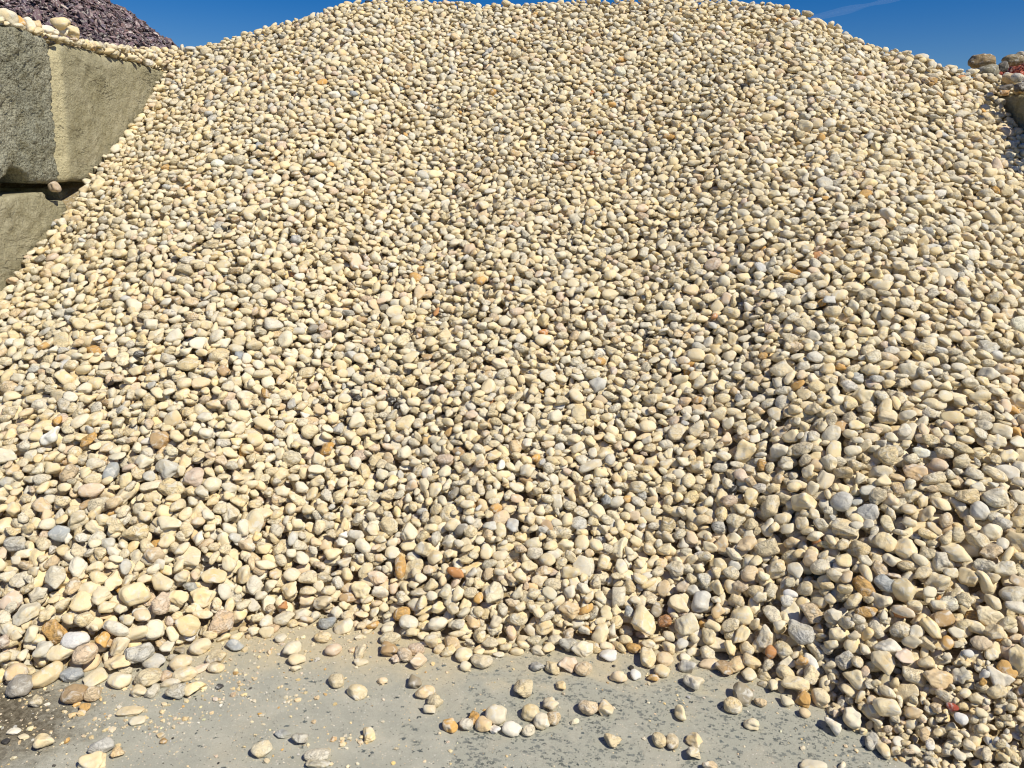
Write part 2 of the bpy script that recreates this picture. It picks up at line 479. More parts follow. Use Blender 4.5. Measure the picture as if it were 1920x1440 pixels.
PAL = {'v': (240, 231, 210), 'c': (233, 216, 176), 'p': (229, 218, 189), 'g': (206, 202, 188), 'b': (176, 179, 176), 'w': (240, 234, 219), 't': (228, 205, 166),
       'o': (216, 174, 108), 'k': (226, 203, 174), 'n': (190, 162, 122), 'y': (231, 211, 168), 'r': (204, 150, 100), 'd': (66, 64, 62), 'R': (166, 78, 58),
       'x': (164, 155, 136)}
COLWORD = {'v': 'off-white', 'c': 'cream', 'p': 'pale', 'g': 'grey', 'b': 'blue-grey', 'w': 'white', 't': 'tan', 'o': 'ochre', 'k': 'pinkish', 'n': 'brown', 'y': 'yellowish', 'r': 'rusty', 'd': 'black', 'R': 'red', 'x': 'drab'}
SHWORD = {'e': 'rounded', 'a': 'angular', 'q': 'blocky', 'f': 'flat', 't': 'wedge-shaped', 'l': 'long'}

def stone_rgb(c, r=rng, jit=0.05):
    v = lin(PAL[c]) * ALB
    v = v * (1 + r.normal() * jit) * (1 + r.normal() * jit * np.array([0.35, 0.1, -0.8]))
    return np.clip(v, 0.01, 0.85)

# every stone: centre (tilted frame), rotation (tilted frame axes as columns), semi-axes, shape kind, shape no., colour code, rgb, roughness number
ST_C, ST_R, ST_A, ST_K, ST_I, ST_COL, ST_RGB, ST_RND, ST_LAB = [], [], [], [], [], [], [], [], []
H = B.copy()
PROT = np.zeros((NU, NV), bool)

def frame(nrm, spin):
    n = nrm / np.linalg.norm(nrm)
    a = np.array([1.0, 0, 0]) - n * n[0]
    a /= np.linalg.norm(a)
    b = np.cross(n, a)
    x = a * math.cos(spin) + b * math.sin(spin)
    return np.stack([x, np.cross(n, x), n], 1)

def footprint(Rm, ax):
    M = (Rm / ax ** 2) @ Rm.T
    S = (Rm * ax ** 2) @ Rm.T
    eu, ev = math.sqrt(S[0, 0]), math.sqrt(S[1, 1])
    iu, iv = int(eu / RES) + 1, int(ev / RES) + 1
    du = (np.arange(-iu, iu + 1) * RES)[:, None]; dv = (np.arange(-iv, iv + 1) * RES)[None, :]
    bq = M[0, 2] * du + M[1, 2] * dv
    q = M[0, 0] * du * du + 2 * M[0, 1] * du * dv + M[1, 1] * dv * dv - 1
    disc = bq * bq - M[2, 2] * q
    ok = disc > 0
    sq = np.sqrt(np.where(ok, disc, 0))
    return iu, iv, ok, np.where(ok, (-bq - sq) / M[2, 2], 9.0), np.where(ok, (-bq + sq) / M[2, 2], -9.0)

def add_stone(c, Rm, ax, kd, col, lab=None, rgb=None, rnd=None):
    ST_C.append(c); ST_R.append(Rm); ST_A.append(ax); ST_K.append(kd)
    ST_I.append(int(rng.integers(len(SHAPES[kd])))); ST_COL.append(col)
    ST_RGB.append(stone_rgb(col) if rgb is None else rgb)
    ST_RND.append(float(rng.random()) if rnd is None else rnd); ST_LAB.append(lab)

def stamp(i, j, w, fp, protect=False):
    iu, iv, ok, lo, hi = fp
    s = H[i - iu:i + iu + 1, j - iv:j + iv + 1]
    np.maximum(s, np.where(ok, w + hi, -99), out=s)
    if protect:
        PROT[i - iu:i + iu + 1, j - iv:j + iv + 1] |= ok & (hi > 0.35 * hi.max())

KINDS = ['e', 'a', 'q', 'f', 't', 'l']
KP = np.array([0.10, 0.36, 0.15, 0.21, 0.13, 0.05])
COLS = ['c', 'p', 'g', 'b', 'v', 't', 'o', 'k', 'n', 'y', 'r', 'x', 'd']
CP = np.array([0.52, 0.30, 0.024, 0.002, 0.012, 0.065, 0.007, 0.026, 0.003, 0.060, 0.0015, 0.002, 0.0008]); CP /= CP.sum()

def random_stone(mean):
    kd = KINDS[rng.choice(6, p=KP)]
    a = mean * 0.5 * math.exp(rng.normal() * 0.20)
    rb, rc = {'e': (0.76, 0.54), 'a': (0.74, 0.55), 'q': (0.70, 0.54), 'f': (0.74, 0.36), 't': (0.76, 0.52), 'l': (0.53, 0.42)}[kd]
    b = a * np.clip(rb + rng.normal() * 0.08, 0.4, 0.97); c = min(b, a * np.clip(rc + rng.normal() * 0.07, 0.28, 0.9))
    if kd in 'l': a *= 1.12
    if kd in 'eqa': a *= 0.96
    return kd, np.array([a, b, c])

def local_normal(i, j):
    a = min(int(i / NU * len(cu)), len(cu) - 1); b = min(int(j / NV * len(cv)), len(cv) - 1)
    return np.array([NRU[a, b], NRV[a, b], 1.0])

def fill(max_n, limit_scale, K=5, protect_test=False, scale=1.0):
    n = 0; miss = 0
    pool = None
    while n < max_n:
        if pool is None or n % 400 == 0 or miss > 350:
            if miss > 350:
                rounds_dead = getattr(fill, "dead", 0) + 1
                fill.dead = rounds_dead
                if rounds_dead > 5:
                    break
            m = ALLOW & (H - B < LIMIT * limit_scale) & ~PROT
            pool = np.flatnonzero(m)
            miss = 0
            if len(pool) < 50:
                break
        cells = pool[rng.integers(len(pool), size=K)]
        ci, cj = cells // NV, cells % NV
        # the other candidates lie near the first, so that the sizes stay where they belong
        ci[1:] = np.clip(ci[0] + rng.integers(-34, 35, K - 1), 0, NU - 1)
        cj[1:] = np.clip(cj[0] + rng.integers(-34, 35, K - 1), 0, NV - 1)
        kd, ax = random_stone(size_at(PXc[ci[0], cj[0]], PYc[ci[0], cj[0]]) * scale)
        best = None
        for q in range(K):
            i, j = int(ci[q]), int(cj[q])
            nr = local_normal(i, j) if abs(UU[i, j]) < 2.8 else np.array([0, 0, 1.0])
            if q == 0 or q == 2:
                tilt = 0.23 if ZH[i, j] > 0.1 else 0.12
                nr2 = nr / np.linalg.norm(nr) + rng.normal(size=3) * np.array([tilt, tilt, 0])
                Rm = frame(nr2, rng.uniform(0, math.pi) if rng.random() < 0.65 else rng.normal() * 0.5)
                fp = footprint(Rm, ax)
            iu, iv, ok, lo, hi = fp
            if not ALLOW[i, j]:
                continue
            if i < iu or j < iv or i + iu >= NU or j + iv >= NV:
                continue
            s = H[i - iu:i + iu + 1, j - iv:j + iv + 1]
            if protect_test and (PROT[i - iu:i + iu + 1, j - iv:j + iv + 1] & ok).sum() > 0.10 * ok.sum():
                continue
            d = s - lo
            w = d.max()
            # a point contact would leave a gap: let it settle a little
            w -= 0.54 * ax[2]
            rel = w - B[i, j]
            if rel > LIMIT[i, j] * limit_scale:
                continue
            if best is None or rel < best[0]:
                best = (rel, i, j, w, Rm, fp)
        if best is None:
            miss += 1
            continue
        miss = max(0, miss - 3)
        _, i, j, w, Rm, fp = best
        add_stone(np.array([uu[i], vv[j], w]), Rm, ax, kd, COLS[rng.choice(len(COLS), p=CP)])
        stamp(i, j, w, fp)
        n += 1
    return n
# pebbles one can point to in the photograph: px, py, width, height, tilt of the long side (deg), shape, colour, label
HAND = [
 # loose on the slab, centre and right
 (548,1215,28,33,80,'e','p',"upright egg-shaped pale pebble on the dust, apart from the heap's toe, shadow on its left"),
 (557,1236,31,20,15,'e','c',"cream pebble tucked under the upright egg-shaped pale pebble"),
 (555,1252,20,13,10,'a','c',"small cream stone, lowest of the little column below the upright egg-shaped pebble"),
 (625,1218,29,21,0,'e','k',"low rounded pinkish pebble sunk in dust between the egg pebble and the pointed one"),
 (674,1220,22,27,75,'t','c',"pointed cream stone standing like a little tent on the bare dust"),
 (677,1241,26,15,10,'f','c',"thin flat cream pebble at the foot of the tent-like stone"),
 (731,1218,31,23,5,'a','n',"brown rough stone at the left of the tan group on the toe"),
 (759,1227,25,29,-60,'l','t',"slanting tan pebble in the middle of the tan group on the toe"),
 (784,1239,26,30,80,'q','t',"upright tan block-like stone, lowest of the tan group on the toe"),
 (742,1236,18,15,-30,'a','k',"small pinkish chip below the brown rough stone of the tan group"),
 (732,1197,36,22,0,'e','c',"wide cream pebble lying directly above the brown rough stone"),
 (780,1217,31,20,5,'e','k',"pinkish pebble behind the upright tan block-like stone"),
 (630,1276,30,23,-15,'e','c',"lone rounded cream pebble on pale dust, left of the wedge-shaped flat one"),
 (669,1297,38,22,-10,'t','c',"lone wedge-shaped flat cream stone on pale dust with a blunt right end"),
 (717,1276,19,12,-10,'e','t',"little tan pebble alone on dust, above and right of the wedge-shaped flat stone"),
 (779,1279,25,21,0,'a','x',"drab half-sunk pebble at the top of the diagonal string on the slab"),
 (797,1297,23,28,50,'q','t',"tan block-like stone leaning right, second of the diagonal string on the slab"),
 (815,1316,31,20,-15,'a','c',"oval cream stone with rough skin, third of the diagonal string on the slab"),
 (805,1330,23,16,10,'t','p',"small pale wedge touching the underside of the third stone in the diagonal string"),
 (844,1360,27,24,10,'e','o',"round ochre-tan pebble at the left end of the cluster in the middle of the slab"),
 (874,1358,25,20,0,'e','p',"small pale round pebble right beside the round ochre-tan one"),
 (889,1345,20,23,-60,'a','o',"broken orange-tan stone behind the small pale round pebble of the cluster"),
 (906,1357,29,27,35,'e','t',"tan pebble leaning against the big smooth stone of the slab cluster"),
 (931,1340,39,31,15,'e','p',"big smooth pale stone with a cut right end, largest of the slab cluster"),
 (929,1367,20,15,0,'a','w',"small white pebble under the big smooth stone of the slab cluster"),
 (960,1367,35,23,0,'e','w',"white pebble with brown bands at the right end of the slab cluster"),
 (870,1227,30,27,0,'e','c',"round cream pebble on the toe, a small one right under it"),
 (873,1249,20,16,0,'e','p',"small pale pebble right under the round cream one at the toe"),
 (903,1238,38,27,8,'e','c',"large cream pear-shaped pebble tapering to the left, at the edge of the scraped slab"),
 (981,1291,34,27,0,'q','c',"cream loaf-shaped block lying alone on the dark-flecked slab"),
 (1052,1285,21,16,-20,'a','y',"small yellowish stone alone below the row of four at the toe"),
 (1008,1249,27,18,-15,'a','g',"grey rough stone, leftmost of the row of four at the toe"),
 (1036,1251,26,24,0,'q','c',"cream square stone, second in the row of four at the toe"),
 (1066,1245,28,33,60,'a','k',"tall pinkish stone, third in the row of four at the toe"),
 (1094,1254,31,24,0,'e','t',"smooth tan pebble, rightmost of the row of four at the toe"),
 (1032,1321,29,21,-12,'a','c',"pitted cream oval, topmost of the five pebbles grouped on the slab"),
 (995,1335,32,27,0,'e','c',"broad cream pebble, leftmost of the five grouped on the slab"),
 (1016,1351,29,29,0,'e','p',"round pale pebble in front of the five grouped on the slab"),
 (1038,1346,26,27,0,'e','t',"smooth round tan pebble, rightmost of the five grouped on the slab"),
 (992,1369,21,22,60,'e','p',"small pale egg below the five grouped pebbles, lowest of the group"),
 (1103,1325,34,28,0,'e','t',"big smooth tan oval pebble, left one of a pair on bare slab"),
 (1137,1327,28,26,-20,'a','y',"rough yellowish angular stone, right one of a pair beside the big tan oval"),
 (1078,1352,13,14,60,'t','p',"tiny pale wedge alone between the five grouped pebbles and the pair"),
 (1149,1389,31,22,-5,'a','y',"yellowish rough pebble alone on a dusty streak near the bottom"),
 (1160,1268,29,23,20,'t','t',"tan wedge-shaped stone at the front edge of the heap with its own shadow"),
 (1192,1265,20,19,0,'e','w',"small round white pebble beside the tan wedge at the heap's front edge"),
 (1224,1270,19,19,-50,'t','o',"small ochre wedge in front of the heap, right of the small round white pebble"),
 (1242,1258,29,21,0,'e','c',"oval cream pebble just right of the small ochre wedge"),
 (1215,1233,28,36,80,'q','c',"tall cream stone standing at the toe with a dark shadow on its left"),
 (1247,1235,29,26,0,'e','t',"smooth tan oval beside the tall standing cream stone"),
 (1140,1229,31,19,0,'q','w',"bright white loaf-shaped pebble at the toe of the heap"),
 (1188,1214,25,20,0,'e','o',"ochre pebble just above and right of the bright white loaf-shaped one"),
 (1184,1252,9,9,0,'e','d',"tiny black pebble between cream stones at the toe"),
 (1289,1246,31,25,-15,'a','g',"grey-white angular stone at the toe left of the brown hollow one"),
 (1302,1278,36,30,10,'a','p',"big rough pale stone lying just clear of the heap, dark shadow on its left"),
 (1277,1335,27,29,-60,'t','c',"broken cream splinter standing on the slab beyond the white chips"),
 (1374,1322,32,27,0,'e','c',"plump cream pebble below the large squarish drab stone"),
 (1394,1302,34,34,80,'q','x',"large squarish drab stone standing alone on the right of the slab"),
 (1426,1316,21,17,0,'e','t',"small tan pebble just right of the large squarish drab stone"),
 (1409,1357,27,18,-5,'q','c',"cream loaf-shaped pebble alone at the right of the slab, below the small tan one"),
 (1236,1387,24,25,0,'e','c',"round cream pebble, left one of two standing side by side near the bottom"),
 (1261,1391,22,29,80,'e','c',"upright cream pebble, right one of two standing side by side near the bottom"),
 (1304,1387,29,26,30,'t','y',"angular yellowish stone lying behind a pale one near the bottom"),
 (1300,1411,25,26,40,'a','p',"pale wedge in front of the angular yellowish stone near the bottom"),
 (1331,1436,26,16,-20,'t','t',"tan angular stone cut by the bottom edge of the picture"),
 (1357,1252,30,29,0,'a','n',"brown rough stone with a hollow at the edge of the heap"),
 (1330,1245,38,22,10,'f','t',"flat tan stone leaning beside the brown rough hollow one"),
 (1384,1246,27,42,55,'l','t',"long tan pebble rising diagonally beside the brown rough hollow one"),
 (1562,1359,30,30,-50,'t','w',"white angular stone on the slab at the edge of the fine pebbles"),
 (1509,1336,20,17,0,'e','t',"small tan pebble on the slab left of the white angular stone"),
 (1476,1315,21,20,0,'a','p',"pale rough pebble on the slab next to the ochre rough one"),
 (1507,1310,27,27,-60,'a','o',"ochre rough stone at the slab's edge right of the pale rough pebble"),
 (1491,1281,48,24,-3,'l','c',"long smooth cream pebble lying flat at the edge of the slab"),
 (1525,1436,46,18,-5,'l','p',"long pale stone cut by the bottom edge, on the right of the slab"),
 (1579,1434,13,16,70,'t','c',"small cream wedge at the bottom edge beside the long pale stone"),
 # loose on the slab, left
 (692,1377,25,24,0,'a','c',"lone cream angular stone left of the round ochre-tan pebble"),
 (562,1385,29,20,15,'a','g',"grey broken stone half sunk in the dust, left of the lone cream angular one"),
 (530,1376,30,16,0,'f','b',"low blue-grey stone sunk in the dust at the left of the grey broken one"),
 (595,1416,46,22,12,'l','p',"long curved pale stone near the bottom, behind a grey one"),
 (597,1431,42,20,5,'f','g',"flat grey stone at the bottom in front of the long curved pale one"),
 (490,1405,29,28,-45,'e','p',"smooth pale pebble half sunk in the dust left of the long curved stone"),
 (605,1195,31,18,0,'e','y',"yellowish pebble half buried in dust at the toe, above the low pinkish one"),
 (526,1197,21,15,0,'e','p',"small pale pebble half buried in dust, left of the upright egg-shaped one"),
 (172,1427,46,30,5,'a','c',"large rough cream stone at the bottom edge below the grey smooth one"),
 (191,1398,44,25,12,'e','g',"grey smooth stone with a pale flank, above the large rough cream one"),
 (220,1411,23,19,-30,'a','t',"tan stone touching the right end of the grey smooth stone"),
 (82,1389,38,29,0,'a','c',"rough cream stone alone on the brown soil"),
 (27,1371,23,14,10,'f','w',"small white flat pebble on the brown soil"),
 (44,1381,21,11,0,'f','c',"thin cream pebble just right of the small white flat one on the soil"),
 (11,1390,15,9,0,'e','d',"small black pebble lying on the brown soil"),
 (70,1315,24,19,0,'a','c',"small rough cream pebble alone on the soil below the greyish plump one"),
 (160,1325,21,15,0,'a','o',"small ochre stone on the dust below the two brown and tan ovals"),
 (140,1301,43,32,25,'e','n',"brown oval pebble lying on the dust at the lower left"),
 (174,1301,29,26,35,'e','t',"tan pebble touching the brown oval one on the dust"),
 (245,1333,45,20,12,'f','y',"long flat yellowish stone lying on the dust at the lower left"),
 (258,1351,27,17,10,'f','p',"pale thin stone just below the long flat yellowish one"),
 (262,1294,30,20,0,'a','c',"rough cream stone at the frayed left toe, under the big smooth cream one"),
 (287,1295,24,24,-30,'a','p',"pale pitted stone right of the rough cream one at the frayed left toe"),
 (330,1296,37,25,0,'a','g',"grey-white angular stone at the lowest point of the frayed left toe"),
 (365,1288,28,33,55,'a','c',"upright cream stone just right of the grey-white angular one"),
 (322,1279,37,14,22,'l','p',"slim pale pebble slanting above the grey-white angular stone"),
 (346,1264,40,25,0,'e','c',"half-buried broad cream pebble above the slim slanting one"),
 (378,1253,18,31,60,'f','k',"pinkish thin slab tilted at the toe right of the broad half-buried pebble"),
 (405,1252,31,17,0,'e','c',"low cream pebble at the toe, right of the pinkish tilted slab"),
 (408,1228,38,29,0,'a','c',"rough round cream stone above the low one at the toe"),
 (440,1208,35,22,5,'t','b',"blue-grey angular stone at the right end of the left toe"),
 # in the heap, lower left
 (375,1212,34,29,0,'e','c',"smooth round cream pebble left of the blue-grey angular stone"),
 (338,1219,22,15,0,'t','x',"little drab triangular stone left of the smooth round cream pebble"),
 (340,1242,36,28,0,'e','y',"yellowish pebble with a grey right end below the little drab triangle"),
 (287,1241,41,26,-10,'e','g',"grey rounded stone above the big smooth cream one"),
 (278,1269,46,33,12,'e','c',"big smooth cream stone in the middle of the left toe"),
 (313,1267,26,25,0,'a','k',"pinkish pitted stone at the right side of the big smooth cream one"),
 (225,1274,40,29,8,'e','c',"heart-shaped cream pebble on the dust right of the blue-grey oval"),
 (262,1225,38,42,55,'a','g',"large rough grey stone leaning above the big smooth cream one"),
 (220,1243,45,28,20,'a','y',"rough yellowish lumpy stone left of the large rough grey one"),
 (135,1264,41,25,-5,'e','b',"blue-grey smooth oval lying on the dust beside the yellow-brown stone"),
 (86,1265,42,48,75,'e','y',"big yellowish egg-shaped stone at the near left toe"),
 (38,1286,44,38,20,'e','x',"plump drab stone at the far left toe below the tan one"),
 (31,1260,34,34,0,'e','t',"rounded tan pebble above the plump drab stone"),
 (141,1201,46,30,-5,'e','w',"bright white smooth oval, whitest stone of the lower left"),
 (102,1184,44,28,-40,'q','o',"ochre-orange slab just left of the bright white oval"),
 (159,1226,41,34,10,'e','k',"pinkish-brown smooth pebble right under the bright white oval"),
 (112,1224,46,28,5,'e','c',"cream rounded stone left of the pinkish-brown pebble"),
 (80,1216,36,33,40,'a','g',"grey veined stone left of the cream one under the ochre-orange slab"),
 (289,1180,34,32,45,'e','w',"white egg leaning right among cream stones, right of the white oval"),
 (193,1200,24,27,-60,'a','o',"small ochre pebble a little right of the bright white oval"),
 (350,1172,44,35,0,'a','y',"large yellowish lumpy stone above the round cream pebble of the left toe"),
 (168,1104,40,25,0,'e','c',"smooth cream oval high above the bright white one"),
 (252,1113,48,36,30,'q','c',"large cream block-like stone tilted in the left of the heap"),
 (112,999,35,28,-20,'a','b',"dark blue-grey angular pebble in the left of the heap"),
 (208,884,24,35,80,'e','b',"blue-grey upright pebble high in the left of the heap"),
 (172,919,42,24,15,'e','k',"pinkish-brown oval below the upright blue-grey pebble"),
 (96,817,30,38,70,'a','w',"white pointed stone in the upper left of the heap"),
 (322,915,46,31,-10,'e','c',"big smooth cream oval right of the pinkish-brown one"),
 # in the heap, lower middle
 (533,1136,15,18,60,'a','r',"small rusty stone in the lower middle of the heap"),
 (655,1120,36,17,10,'e','n',"brown smooth oval in the lower middle above the wide cream pebble"),
 (612,1165,30,25,40,'a','b',"blue-grey rough stone at the toe above the yellowish half-buried one"),
 (754,1151,31,25,0,'e','o',"ochre rounded pebble above the wide cream one at the toe"),
 (898,1121,16,20,60,'e','o',"small dark ochre egg in the lower middle of the heap"),
 (766,1168,34,25,-8,'e','p',"pale veined oval just right of the ochre rounded pebble"),
 (1247,1164,24,25,60,'a','r',"rusty-brown stone in the lower middle, above the smooth tan oval"),
 (1209,1164,46,38,-30,'a','c',"large lumpy cream stone just left of the rusty-brown one"),
 (1180,1148,24,18,-30,'a','b',"dark blue-grey veined pebble above the large lumpy cream stone"),
 (1314,1128,30,38,75,'q','g',"big grey veined stone standing in the heap above the long tan pebble"),
 (1392,1154,40,34,-15,'e','c',"large smooth cream egg right of the big grey veined stone"),
 # in the heap, lower right
 (1625,1148,38,19,0,'e','o',"bright ochre flat disc in the lower right of the heap"),
 (1619,1100,28,41,-65,'e','o',"tall ochre-orange pebble standing above the bright ochre disc"),
 (1662,1095,40,26,-35,'e','b',"blue-grey oval leaning right of the tall ochre-orange pebble"),
 (1695,1106,38,39,0,'e','c',"big round cream pebble right of the leaning blue-grey oval"),
 (1765,1160,42,27,5,'a','n',"brown ridged stone among pale ones in the lower right"),
 (1664,1212,44,30,-10,'t','w',"white pyramid-shaped stone at the edge of the fine pebbles"),
 (1502,1186,42,42,0,'a','g',"big grey-white lump near the edge of the slab, lower right"),
 (1521,1243,22,34,-60,'l','w',"white ridged pebble below the big grey-white lump"),
 (1840,1206,34,24,-5,'e','t',"smooth tan oval in the lower right above the fine pebbles"),
 (1776,1206,20,24,60,'e','o',"ochre egg left of the smooth tan oval, above the fine pebbles"),
 (1888,1256,25,31,-50,'e','o',"ochre stone at the far right among the fine pebbles"),
 (1786,1325,19,15,10,'a','R',"red brick fragment lying among the fine pebbles"),
 (1802,1347,22,21,0,'e','w',"white round pebble just below the red brick fragment"),
 (1744,1395,15,23,70,'e','w',"white narrow pebble upright among the fine pebbles near the bottom"),
 (1734,1376,18,24,80,'e','t',"tan egg upright above the white narrow pebble"),
 (1655,1404,22,36,85,'e','c',"tall cream egg standing at the left edge of the fine pebbles"),
 (1636,1389,23,35,70,'a','g',"grey stone leaning on the tall cream egg"),
 (1476,1127,22,19,0,'e','w',"white round pebble under a white oval in the right of the heap"),
 (1482,1114,25,15,-15,'e','w',"white thin oval directly above the white round pebble"),
 (1446,1222,20,22,50,'e','r',"rusty pebble at the toe left of the big grey-white lump"),
 (1868,934,42,36,50,'e','p',"big pale egg near the right edge, the largest of the upper right"),
 (1838,958,32,34,70,'e','g',"grey egg just below the big pale one at the right edge"),
 (1716,885,38,30,0,'a','k',"pinkish flat-faced stone in the right of the heap"),
 (1907,810,24,22,20,'a','o',"ochre stone at the right edge above the big pale egg"),
 # strays in the upper heap
 (1396,161,15,13,20,'a','d',"black angular chip high on the right of the heap"),
 (735,750,14,12,30,'a','d',"black chip in the middle of the heap"),
]

def pixel_surface(px, py):
    """where a line of sight meets the yard or the heap"""
    d = ray(px, py)
    ts = np.arange(1.2, 11.0, 0.004)
    P = CAM + d * ts[:, None]
    hit = np.flatnonzero(P[:, 2] < np.maximum(heap(P[:, 0], P[:, 1]) - 0.012, 0.0))
    if not len(hit):
        return pixel_surface(px, py + 2)
    return P[hit[0]], ts[hit[0]]

hand_rng = np.random.default_rng(11)
def place_hand(rec, layer):
    px, py, w, h, ang, kd, col, lab = rec
    P, t = pixel_surface(px, py)
    ground = heap(P[0], P[1]) < 0.035
    if (0 if ground else 1) != layer:
        return
    mm = t / FPX
    a = 0.5 * w * mm
    spin = rad(ang)
    long_, short_ = max(w, h), min(w, h)
    turned = abs(ang) > 45 or h > w
    if ground:
        v = 0.5 * h * mm
        b = v / 0.80
        if w >= h and not turned:
            ax = np.array([a, b, min(a, b) * {'f': 0.42, 'l': 0.62}.get(kd, 0.66)])
        else:
            ax = np.array([b, a, min(a, b) * {'f': 0.42}.get(kd, 0.74)])
            if abs(ang) < 45: spin = math.pi / 2
        z = ax[2] * 0.93
        tgt = CAM + ray(px, py) * ((CAM_H - z) / -ray(px, py)[2])
        nr = np.array([0, -ST, CT])          # world up seen in the tilted frame is (0, sin, cos)
        nr = BT.T @ np.array([hand_rng.normal() * 0.06, hand_rng.normal() * 0.06, 1.0])
        c = np.array(to_tilt(tgt))
        Rm = frame(nr, spin)
        i, j = int((c[0] - U0) / RES), int((c[1] - V0) / RES)
        fp = footprint(Rm, ax)
        iu, iv, ok, lo, hi = fp
        if 0 < i - iu and i + iu < NU and 0 < j - iv and j + iv < NV:
            stamp(i, j, c[2], fp, True)
        add_stone(c, Rm, ax * 1.03, kd, col, lab)
    else:
        v = 0.5 * h * mm / 0.93
        if w >= h and not turned:
            ax = np.array([a, v, min(a, v) * 0.72])
        else:
            ax = np.array([v, a, min(a, v) * 0.8])
            if abs(ang) < 45: spin = math.pi / 2
        c = np.array(to_tilt(P))
        i, j = int((c[0] - U0) / RES), int((c[1] - V0) / RES)
        nr = local_normal(i, j); nr = nr / np.linalg.norm(nr) + np.array([hand_rng.normal() * 0.1, -0.12, 0])
        Rm = frame(nr, spin)
        fp = footprint(Rm, ax)
        iu, iv, ok, lo, hi = fp
        if not (0 < i - iu and i + iu < NU and 0 < j - iv and j + iv < NV):
            return
        s = H[i - iu:i + iu + 1, j - iv:j + iv + 1] - lo
        wz = np.quantile(s[ok], 0.93)
        wz = min(max(wz, B[i, j] + ax[2] * 0.8), B[i, j] + LIMIT[i, j] + 0.02)
        if max(w, h) < 26:
            wz = max(wz, B[i, j] + 0.92 * LIMIT[i, j])
        # slide along the line of sight so that the stone still sits on its pixel
        d = BT.T @ ray(px, py)
        c = c + d * ((wz - c[2]) / d[2])
        i, j = int((c[0] - U0) / RES), int((c[1] - V0) / RES)
        stamp(i, j, c[2], fp, True)
        add_stone(c, Rm, ax * 1.03, kd, col, lab)

for rec in HAND:
    place_hand(rec, 0)
n_a = fill(30000, 0.42, K=4, protect_test=True)
for rec in HAND:
    place_hand(rec, 1)
fill.dead = 0
n_b = fill(30000, 1.0, K=5, protect_test=True)
fill.dead = 0
n_b += fill(1200, 1.0, K=6, protect_test=True, scale=0.75)
NS = len(ST_C)
CEN = to_world(*np.array(ST_C).T)
ROT = np.array([BT @ r for r in ST_R])
AX = np.array(ST_A)

# how much of each stone the photograph's view shows (ellipses drawn far to near)
sx, sy, sz = project(CEN)
W2, H2 = 960, 720
ids = np.full((H2, W2), -1, np.int32)
SIG = np.einsum('nij,nj,nkj->nik', ROT, AX ** 2, ROT)
for k in np.argsort(-np.linalg.norm(CEN - CAM, axis=1)):
    z = sz[k]
    d = CEN[k] - CAM
    J = np.stack([(R3 - F3 * (d @ R3) / z), -(U3 - F3 * (d @ U3) / z)]) * (FPX / 2 / z)
    S = J @ SIG[k] @ J.T
    ex, ey = math.sqrt(S[0, 0]), math.sqrt(S[1, 1])
    x0, x1 = max(0, int(sx[k] / 2 - ex)), min(W2, int(sx[k] / 2 + ex) + 2)
    y0, y1 = max(0, int(sy[k] / 2 - ey)), min(H2, int(sy[k] / 2 + ey) + 2)
    if x0 >= x1 or y0 >= y1:
        continue
    X, Y = np.meshgrid(np.arange(x0, x1) + 0.5 - sx[k] / 2, np.arange(y0, y1) + 0.5 - sy[k] / 2)
    Q = np.linalg.inv(S)
    m = Q[0, 0] * X * X + 2 * Q[0, 1] * X * Y + Q[1, 1] * Y * Y < 0.9
    ids[y0:y1, x0:x1][m] = k
SEEN = np.bincount(ids[ids >= 0], minlength=NS)

hand_idx = [k for k in range(NS) if ST_LAB[k]]
order = [k for k in np.argsort(-SEEN) if not ST_LAB[k]]
N_SINGLE = 300
auto_idx = order[:max(0, N_SINGLE - len(hand_idx))]
single = set(hand_idx) | set(auto_idx)
for nm_, x0, y0, x1, y1, tg in (("top", 700, 20, 1200, 150, 300), ("mid", 700, 500, 1180, 860, 550), ("bottom", 480, 1000, 1200, 1180, 950), ("left", 0, 700, 480, 1060, 750), ("right", 1500, 640, 1920, 1000, 700), ("fine", 1650, 1270, 1920, 1440, 380)):
    q_ = np.bincount(ids[y0 // 2:y1 // 2, x0 // 2:x1 // 2].ravel() + 1)[1:]; q_ = q_[q_ > 0] * 4.0
    print("AREA", nm_, (q_ ** 2).sum() / q_.sum(), "median", np.median(q_), "want", tg)
print("STONES", NS, "sub", n_a, "top", n_b, "hand", len(hand_idx), "visible", int((SEEN > 3).sum()))

for k in hand_idx:
    if SEEN[k] * 4 < 0.45 * 0.785 * (2 * FPX) ** 2 * AX[k][0] * AX[k][1] / sz[k] ** 2: print('HIDDEN', SEEN[k] * 4, round(float(sx[k])), round(float(sy[k])), ST_LAB[k])
